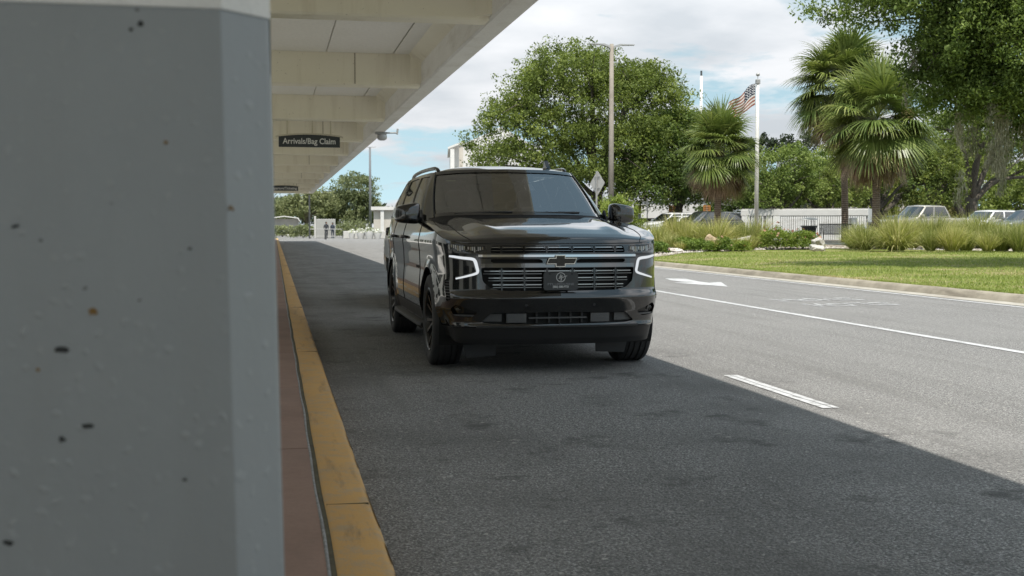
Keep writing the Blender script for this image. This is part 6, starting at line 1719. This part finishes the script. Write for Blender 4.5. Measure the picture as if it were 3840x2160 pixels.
for k in range(3): MB().box(1.2 + k * 2.8, 3.2 + k * 2.8, -.05, .02, 5.4, 6.6).build('window', simple('dark_window', (.03, .03, .032), .2), b2_)
w0 = pt(1133, 415, 150); b3 = empty('white_gabled_building', (w0.x, w0.y, 0), rz=R(-8)); tag(b3, 'far white gabled building end left of the big oak', 'building')
MB().prism([(0, 0), (13, 0), (13, 10.2), (6.5, 14.0), (1.6, 11.75), (0, 11.2)], 2, 20).build('wall', M_BW, b3); MB().prism([(-.3, 11.0), (1.6, 11.75), (1.6, 12.0), (-.3, 11.25)], 0, 20).build('roof_edge', M_BW, b3); MB().box(.0, .5, 0, .5, 0, 11).build('corner_post', M_BW, b3); MB().box(1.1, 1.6, 0.2, .7, 0, 11.4).build('corner_post', concrete_mat('post_beige', (.42, .38, .33), (.5, .46, .4), 1), b3)  # second corner post is plain beige
f0 = pt(940, 560, 140); b4 = empty('far_low_building', (f0.x, f0.y, 0), rz=R(-5)); tag(b4, 'far low beige building just left of the SUV', 'building')
MB().box(0, 24, 0, 10, 0, 3.2).build('wall', concrete_mat('beige_wall', (.45, .42, .37), (.52, .49, .44), .5), b4); MB().box(-.3, 24.3, -.5, 10.3, 3.204, 3.6).build('roof_band', M_BW, b4)
for k in range(6): MB().box(.8 + k * 3.2, 1.2 + k * 3.2, -.4, -.1, 0, 3.2).build('column', M_BW, b4)

# parking signs in front of the low building
orange = simple('orange_sign', (.36, .16, .045), .6, .3, 30); wsg = simple('white_sign', (.55, .55, .53), .6)
for k, (px, lb) in enumerate(((1604, 'leftmost orange and white parking sign'), (1691, 'second orange and white parking sign from the left'), (1778, 'third orange and white parking sign, left of the palm trunk'))):
    q = pt(px, 562, 84); o = empty('parking_sign', (q.x, q.y, .47), rz=R(-14)); tag(o, lb, 'sign', 'orange parking signs')
    MB().tube([(0, 0.03, 0), (0, .03, 2.3)], .04, 6).build('post', M_STEEL, o); MB().box(-.26, .26, 0, .02, 1.72, 2.3).build('orange_panel', orange, o); MB().box(-.24, .24, -.004, .016, 1.35, 1.70).build('white_panel', wsg, o)
    for j in range(3): MB().box(-.18, .18, -.008, -.002, 1.84 + j * .14, 1.90 + j * .14).build('text_line', simple('brown_print', (.16, .08, .03), .7), o)

# ------------------------------------------------------------------ other cars
tyL, rmL = wheel_meshes(.345, .22, .23, 5, False); tyL.materials.append(M_RUB)
rmL.materials.append(simple('silver_alloy', (.45, .45, .45), .3, Metallic=.9))
M_CGL = simple('parked_car_glass', (.018, .022, .024), .04, Coat_Weight=1.0)
M_TAIL = simple('red_lamp', (.22, .012, .01), .2); M_HEADL = simple('clear_lamp', (.5, .52, .54), .12, Metallic=.5)
def car(name, label, cat, loc, rz, paint, kind, group='vehicles in the car park', mirror=None):
    o = empty(name, loc, rz=rz); tag(o, label, cat, group)
    if kind == 'pickup':
        Lc, W_, st = 5.9, .98, [(0, .62, 1.02), (.12, .5, 1.10), (.5, .42, 1.16), (1.3, .40, 1.20), (2.0, .40, 1.24), (3.9, .40, 1.27), (4.0, .40, 1.22), (5.7, .42, 1.22), (5.9, .55, 1.16)]
        B_ = [(0, 1.55, 1.20), (.5, 1.6, 1.20), (.82, 1.75, 1.21), (.9, 1.9, 1.23), (.93, 2.1, 1.24), (.94, 2.6, 1.25), (.94, 3.0, 1.255), (.93, 3.6, 1.26), (.9, 3.86, 1.265), (.8, 3.93, 1.265), (0, 3.96, 1.265)]
        T_ = [(0, 2.30, 1.86), (.45, 2.34, 1.85), (.66, 2.42, 1.84), (.71, 2.5, 1.83), (.73, 2.62, 1.83), (.74, 2.85, 1.835), (.74, 3.1, 1.835), (.735, 3.5, 1.83), (.71, 3.66, 1.82), (.62, 3.72, 1.82), (0, 3.75, 1.82)]
        rz_, spn = 1.90, (2.7, 3.4)
    elif kind == 'suv':
        Lc, W_, st = 4.7, .93, [(0, .60, .86), (.10, .45, .96), (.45, .36, 1.02), (1.2, .34, 1.09), (1.8, .34, 1.12), (3.4, .34, 1.16), (4.4, .38, 1.18), (4.7, .5, 1.05)]
        B_ = [(0, 1.15, 1.08), (.5, 1.2, 1.08), (.76, 1.34, 1.08), (.84, 1.5, 1.09), (.88, 1.75, 1.10), (.89, 2.3, 1.125), (.89, 2.9, 1.145), (.88, 3.7, 1.165), (.84, 4.25, 1.18), (.74, 4.45, 1.18), (0, 4.52, 1.18)]
        T_ = [(0, 1.95, 1.62), (.42, 2.0, 1.61), (.60, 2.08, 1.60), (.65, 2.16, 1.595), (.67, 2.28, 1.595), (.68, 2.55, 1.60), (.68, 3.0, 1.60), (.67, 3.6, 1.585), (.64, 3.95, 1.565), (.56, 4.05, 1.56), (0, 4.12, 1.56)]
        rz_, spn = 1.67, (2.5, 3.5)
    else:
        Lc, W_, st = 4.6, .90, [(0, .52, .72), (.12, .38, .80), (.5, .30, .87), (1.2, .28, .94), (1.8, .28, .97), (3.3, .28, 1.02), (4.2, .32, 1.04), (4.6, .45, .95)]
        B_ = [(0, 1.25, .93), (.5, 1.3, .93), (.74, 1.42, .93), (.81, 1.58, .94), (.845, 1.8, .955), (.85, 2.3, .985), (.85, 2.8, 1.0), (.84, 3.4, 1.02), (.79, 3.85, 1.03), (.68, 4.0, 1.03), (0, 4.08, 1.03)]
        T_ = [(0, 2.05, 1.40), (.40, 2.09, 1.395), (.55, 2.16, 1.385), (.59, 2.24, 1.38), (.61, 2.36, 1.38), (.62, 2.55, 1.385), (.62, 2.8, 1.385), (.61, 3.1, 1.375), (.58, 3.28, 1.36), (.5, 3.36, 1.36), (0, 3.42, 1.36)]
        rz_, spn = 1.44, (2.5, 3.0)
    ss_ = np.linspace(0, 1, 46) ; sx = ss_ * Lc
    zb = np.interp(sx, [p[0] for p in st], [p[1] for p in st]); ztp = np.interp(sx, [p[0] for p in st], [p[2] for p in st])
    wv_ = W_ * (1 - .32 * (1 - ss(0, .5, sx)) ** 2 - .25 * (ss(Lc - .45, Lc, sx)) ** 2)
    P = np.zeros((46, 12, 3)); bulg = [.90, .965, .99, 1.0, .995, .985, .96, .90, .72, .45, .2, 0]; zf = [0, .1, .25, .45, .65, .82, .93, .985, 1.0, 1.0, 1.0, 1.0]
    for k in range(12):
        P[:, k, 0] = wv_ * bulg[k]; P[:, k, 1] = sx; P[:, k, 2] = zb + (ztp - zb) * zf[k] + (0.02 * (1 - bulg[k]) if k > 7 else 0)
    axf, axr = (.95, Lc - 1.15 if kind != 'pickup' else Lc - 1.25); ar = .40
    keep = np.ones((45, 11), bool)
    for i in range(45):
        for k in range(11):
            c = P[i:i + 2, k:k + 2].mean((0, 1))
            if k < 7 and any(math.hypot(c[1] - a, c[2] - .35) < ar for a in (axf, axr)): keep[i, k] = False
    v, f = grid_mesh(P, keep); v, f = both(*compact(v, f)); link('body', mesh_from('body', v, f, True, 40), paint, o)
    for yy, sgn in ((0.0, -1), (Lc, 1)):
        i = 0 if sgn < 0 else 45; e = P[i]; v = [tuple(p) for p in e] + [(0, e[0, 1], e[0, 2])]; v2 = [(-p[0], p[1], p[2]) for p in v]
        MB().add(v, [tuple(range(13))]).add(v2, [tuple(range(12, -1, -1))]).build('bumper', paint, o)
    MB().box(-W_ * .85, W_ * .85, .3, Lc - .3, .25, .6).build('underbody', M_DARK, o)
    wn_ = [('windscreen', -1, 2.75, .06, .95, M_CGL, True), ('side_glass', 3.55, 5.5, .05, .93, M_CGL, False), ('side_glass', 5.65, 6.9 if kind == 'suv' else 7.7, .05, .93, M_CGL, False), ('rear_glass', 8.8, 12, .08, .93, M_CGL, True)]
    if kind == 'suv': wn_.insert(3, ('side_glass', 7.02, 7.8, .05, .93, M_CGL, False))
    cabin(o, B_, T_, 12, wn_, paint, rz_, spn, None, .02)
    for sg in (-1, 1):
        for a in (axf, axr):
            w = empty('wheel', (sg * (W_ - .13), a, .345), rz=0 if sg > 0 else PI); w.parent = o; link('tyre', tyL, None, w); link('rim', rmL, None, w)
        zt0 = st[1][2]
        MB().bbox(min(sg * W_ * .50, sg * W_ * .74), max(sg * W_ * .50, sg * W_ * .74), .03, .22, zt0 - .19, zt0 - .05, .03).build('headlight', M_HEADL, o)
        MB().bbox(min(sg * W_ * .62, sg * W_ * .76), max(sg * W_ * .62, sg * W_ * .76), Lc - .12, Lc + .01, st[-1][2] - .35, st[-1][2] - .05, .03).build('tail_light', M_TAIL, o)
        y_ = B_[4][1] - .05; MB().super((sg * (B_[4][0] + .14), y_, B_[4][2] + .09), (.11, .07, .075), .5, 14, 8).build('mirror', mirror or paint, o, smooth=True)
    MB().box(-W_ * .45, W_ * .45, -.012, .05, st[0][1] + .06, st[0][2] - .08).build('grille', M_PLAS, o)
    return o
PT = {k: car_paint('paint_' + k, c, r_, 0, m) for k, (c, r_, m) in dict(white=((.62, .62, .62), .4, 0), silver=((.40, .41, .42), .35, .5), black=((.012, .012, .013), .35, 0), sand=((.33, .31, .27), .35, .4), grey=((.16, .17, .18), .35, .5), blue=((.22, .27, .32), .35, .4), brown=((.20, .14, .09), .35, .3)).items()}
car('white_suv', 'white SUV parked directly behind the black SUV', 'SUV', (2.92, 17.9, 0), 0, PT['white'], 'suv', None, M_BLACK)
# car park row: noses point left and towards the road
def at(px, py, d): q = pt(px, py, d); return (q.x, q.y, .48)
for nm, lb, cat, px, d, rz, pc, kd in (
    ('parked_car', 'leftmost white parked car just right of the SUV mirror', 'car', 1690, 74, 78, 'white', 'suv'),
    ('parked_car', 'white parked hatchback second from the left', 'car', 1712, 70.5, 80, 'white', 'sedan'),
    ('parked_car', 'brown-roofed parked car third from the left', 'car', 1770, 69, 82, 'brown', 'sedan'),
    ('parked_car', 'black parked SUV left of the short palm trunk', 'SUV', 1775, 67.5, 78, 'black', 'suv'),
    ('parked_car', 'dark grey parked SUV behind the short palm trunk', 'SUV', 1808, 70.5, 78, 'grey', 'suv'),
    ('pickup_truck', 'white pickup parked against the slatted wall', 'pickup', 1862, 77, 80, 'white', 'pickup'),
    ('parked_car', 'silver car nose showing behind the front palm trunk', 'car', 2260, 68, 80, 'blue', 'sedan'),
    ('parked_van', 'black parked van behind the sand pickup', 'van', 2310, 72, 84, 'black', 'pickup'),
    ('pickup_truck', 'sand coloured crew cab pickup in the right of the car park', 'pickup', 2305, 61, 82, 'sand', 'pickup'),
    ('parked_car', 'far blue sedan between pickup and silver cars', 'car', 2470, 74, 84, 'blue', 'sedan'),
    ('parked_car', 'white parked car between the pickup and the right edge', 'SUV', 2495, 62.5, 78, 'white', 'suv'),
    ('parked_car', 'silver parked SUV at the right edge of the car park', 'SUV', 2545, 66, 76, 'silver', 'suv'),
    ('parked_car', 'grey parked SUV cut by the right edge of the view', 'SUV', 2600, 60.5, 78, 'grey', 'suv')):
    L_ = 3.0; p = at(px, 560, d); a = R(rz); 
    # local y runs rearwards: turn it to point right, nose to the left
    car(nm, lb, cat, (p[0] - 2.3, p[1], p[2]), a - PI, PT[pc], kd) if False else car(nm, lb, cat, (p[0] - 2.3 * math.sin(a), p[1], p[2]), -a, PT[pc], kd)

# ------------------------------------------------------------------ far left end of the road
isl = struct('traffic_island', MB().bbox(-25, 60, 172, 176, -.05, .14, .04).mesh('traffic_island'), M_CON, 'pale kerbed verge across the far end')
n = 9000; x = rng.uniform(-6, 34, n); P = np.stack([x, 177 + rng.uniform(-.6, .6, n), .15 + rng.uniform(0, 1, n) * .95], 1)
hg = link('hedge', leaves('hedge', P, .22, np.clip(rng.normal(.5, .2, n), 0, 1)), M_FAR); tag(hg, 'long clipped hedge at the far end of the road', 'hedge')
sh = empty('bus_shelter', (1.4, 168.0, 0)); tag(sh, 'pale arched shelter at the far left end of the road', 'shelter')
MB().prism([(-2.2, 1.95), (-1.9, 2.5), (0, 2.75), (1.9, 2.5), (2.2, 1.95), (2.1, 1.95), (1.8, 2.38), (0, 2.62), (-1.8, 2.38), (-2.1, 1.95)], -1, 1).build('roof', M_BW, sh)
MB().box(-2, 2, .9, .96, .4, 2.35).build('back_panel', M_CON, sh)
for x in (-2.1, 2.1): MB().tube([(x, -.9, 0), (x, -.9, 2.0)], .07, 8).build('post', M_DKM, sh)
MB().box(-1.4, .6, .3, .8, .4, .48).build('seat', M_DKM, sh)
bo = MB().tube([(0, 0, 0), (0, 0, .62)], .11, 12).build('bollard', M_DKM, loc=(4.99, 119.4, 0)); tag(bo, 'short dark bollard standing alone in the far road', 'bollard')
fr_b = empty('barrier_frame', (5.4, 128, 0)); tag(fr_b, 'thin grey barrier frame behind the bollard', 'barrier')
for z in (.25, 1.0): MB().tube([(-1.7, 0, z), (1.7, 0, z)], .03, 6).build('rail', M_STEEL, fr_b)
for x in (-1.7, 0, 1.7): MB().tube([(x, 0, 0), (x, 0, 1.0 if x else 1.0)], .03, 6).build('post', M_DKM, fr_b)
ps = MB().tube([(0, 0, 0), (0, 0, 4.6)], .09, 8).build('dark_post', M_DKM, loc=(3.7, 128.4, 0)); tag(ps, 'slim dark post left of the barrier frame', 'post')
wp = empty('white_panel_kiosk', (5.6, 132, 0)); tag(wp, 'pale upright kiosk panel behind the far people', 'kiosk'); MB().bbox(-1.09, 1.0, 0, .3, 0, 2.1, .03).build('panel', simple('kiosk_grey', (.33, .33, .31), .6, .1, 2), wp); MB().bbox(-1.3, -1.1, -.05, .35, 0, 2.4, .03).build('side_post', M_CON, wp)
PN = [(8.0, 126, .34, .55, 'leftmost white planter in the far row'), (8.9, 125.6, .45, .62, 'second white planter in the far row'), (9.75, 125.3, .5, .72, 'third, largest white planter in the far row'), (10.6, 125.2, .42, .6, 'rightmost white planter beside the SUV')]
for x, y, r_, h, lb in PN:
    o = empty('planter', (x, y, 0)); tag(o, lb, 'planter', 'white planters at the far kerb')
    MB().lathe([(r_ * .7, 0), (r_ * .95, h * .7), (r_, h), (r_ * .9, h), (r_ * .85, h * .85), (0, h * .85)], 18, 'z').build('pot', M_BW, o, smooth=True, sharp=35)
    n = 130; link('flowers', leaves('flowers', unit(n) * np.array([r_, r_, .3]) + np.array([0, 0, h + .15]), .16, rng.uniform(0, 1, n), aspect=.8), leaf_mat('white_blossom', (.25, .30, .12), (.55, .56, .5), (.7, .7, .68), .8, .2), o)['kind'] = 'stuff'
for lb, x, y, rx_, rz_ in (('light green bush left of the far people', 3.2, 136, 1.6, 1.5), ('green bush right of the far people', 8.0, 137, 1.8, 1.7), ('grey-green bush beside the far shelter', 1.0, 150, 1.8, 1.4), ('broad green bush under the far tree', 10.8, 160, 2.6, 2.0)):
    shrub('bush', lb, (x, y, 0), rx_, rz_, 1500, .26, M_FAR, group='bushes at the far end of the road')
wl = MB().bbox(7.2, 12.2, 127.5, 127.9, 0, .8, .03).build('low_wall', M_CON); tag(wl, 'low pale wall behind the white planters', 'wall')

# two people in dark clothes far down the road
def person(label, x, y, h, turn, cloth, hair):
    k = h / 1.75
    J = {'pel': (0, 0, .95), 'chest': (0, 0, 1.28), 'neck': (0, 0, 1.48), 'head': (0, -.02, 1.62), 'top': (0, -.01, 1.73), 'sl': (-.19, 0, 1.42), 'el': (-.26, .02, 1.14), 'wl': (-.24, -.10, .90), 'hl': (-.24, -.13, .82), 'sr': (.19, 0, 1.42), 'er': (.26, .02, 1.14), 'wr': (.22, -.12, .92), 'hr': (.21, -.15, .84),
         'hpl': (-.10, 0, .90), 'kl': (-.11, -.03, .50), 'al': (-.11, .02, .08), 'tl': (-.11, -.14, .03), 'hpr': (.10, 0, .90), 'kr': (.12, .0, .50), 'ar': (.13, .04, .08), 'tr': (.13, -.12, .03)}
    Rr = {'pel': .15, 'chest': .16, 'neck': .06, 'head': .10, 'top': .07, 'sl': .075, 'el': .05, 'wl': .035, 'hl': .04, 'sr': .075, 'er': .05, 'wr': .035, 'hr': .04, 'hpl': .10, 'kl': .07, 'al': .05, 'tl': .04, 'hpr': .10, 'kr': .07, 'ar': .05, 'tr': .04}
    E = [('pel', 'chest'), ('chest', 'neck'), ('neck', 'head'), ('head', 'top'), ('chest', 'sl'), ('sl', 'el'), ('el', 'wl'), ('wl', 'hl'), ('chest', 'sr'), ('sr', 'er'), ('er', 'wr'), ('wr', 'hr'), ('pel', 'hpl'), ('hpl', 'kl'), ('kl', 'al'), ('al', 'tl'), ('pel', 'hpr'), ('hpr', 'kr'), ('kr', 'ar'), ('ar', 'tr')]
    nm = list(J); me = bpy.data.meshes.new('body'); me.from_pydata([tuple(c * k for c in J[n_]) for n_ in nm], [(nm.index(a), nm.index(b)) for a, b in E], [])
    o = empty('person', (x, y, 0), rz=turn); tag(o, label, 'person', 'people far down the road')
    bd = link('body', me, cloth, o)
    sk = bd.modifiers.new('skin', 'SKIN'); sk.use_smooth_shade = True
    for i, n_ in enumerate(nm): me.skin_vertices[0].data[i].radius = (Rr[n_] * k,) * 2; me.skin_vertices[0].data[i].use_root = n_ == 'pel'
    sb = bd.modifiers.new('sub', 'SUBSURF'); sb.levels = 1; sb.render_levels = 1
    MB().super((0, .0, 1.66 * k), (.105 * k, .115 * k, .10 * k), .9, 12, 8).build('hair', hair, o, smooth=True)
    MB().super((0, -.075 * k, 1.60 * k), (.065 * k, .05 * k, .085 * k), .9, 12, 8).build('face', simple('skin', (.30, .17, .11), .6), o, smooth=True)
dk = simple('dark_clothes', (.03, .033, .04), .8); hr = simple('dark_hair', (.02, .016, .013), .7)
person('person in dark clothes standing before the far kiosk', 5.55, 131.0, 1.80, .4, dk, hr)
person('second person in dark clothes, right of the first one', 6.25, 131.2, 1.72, -.6, simple('dark_blue_clothes', (.035, .045, .065), .8), hr)
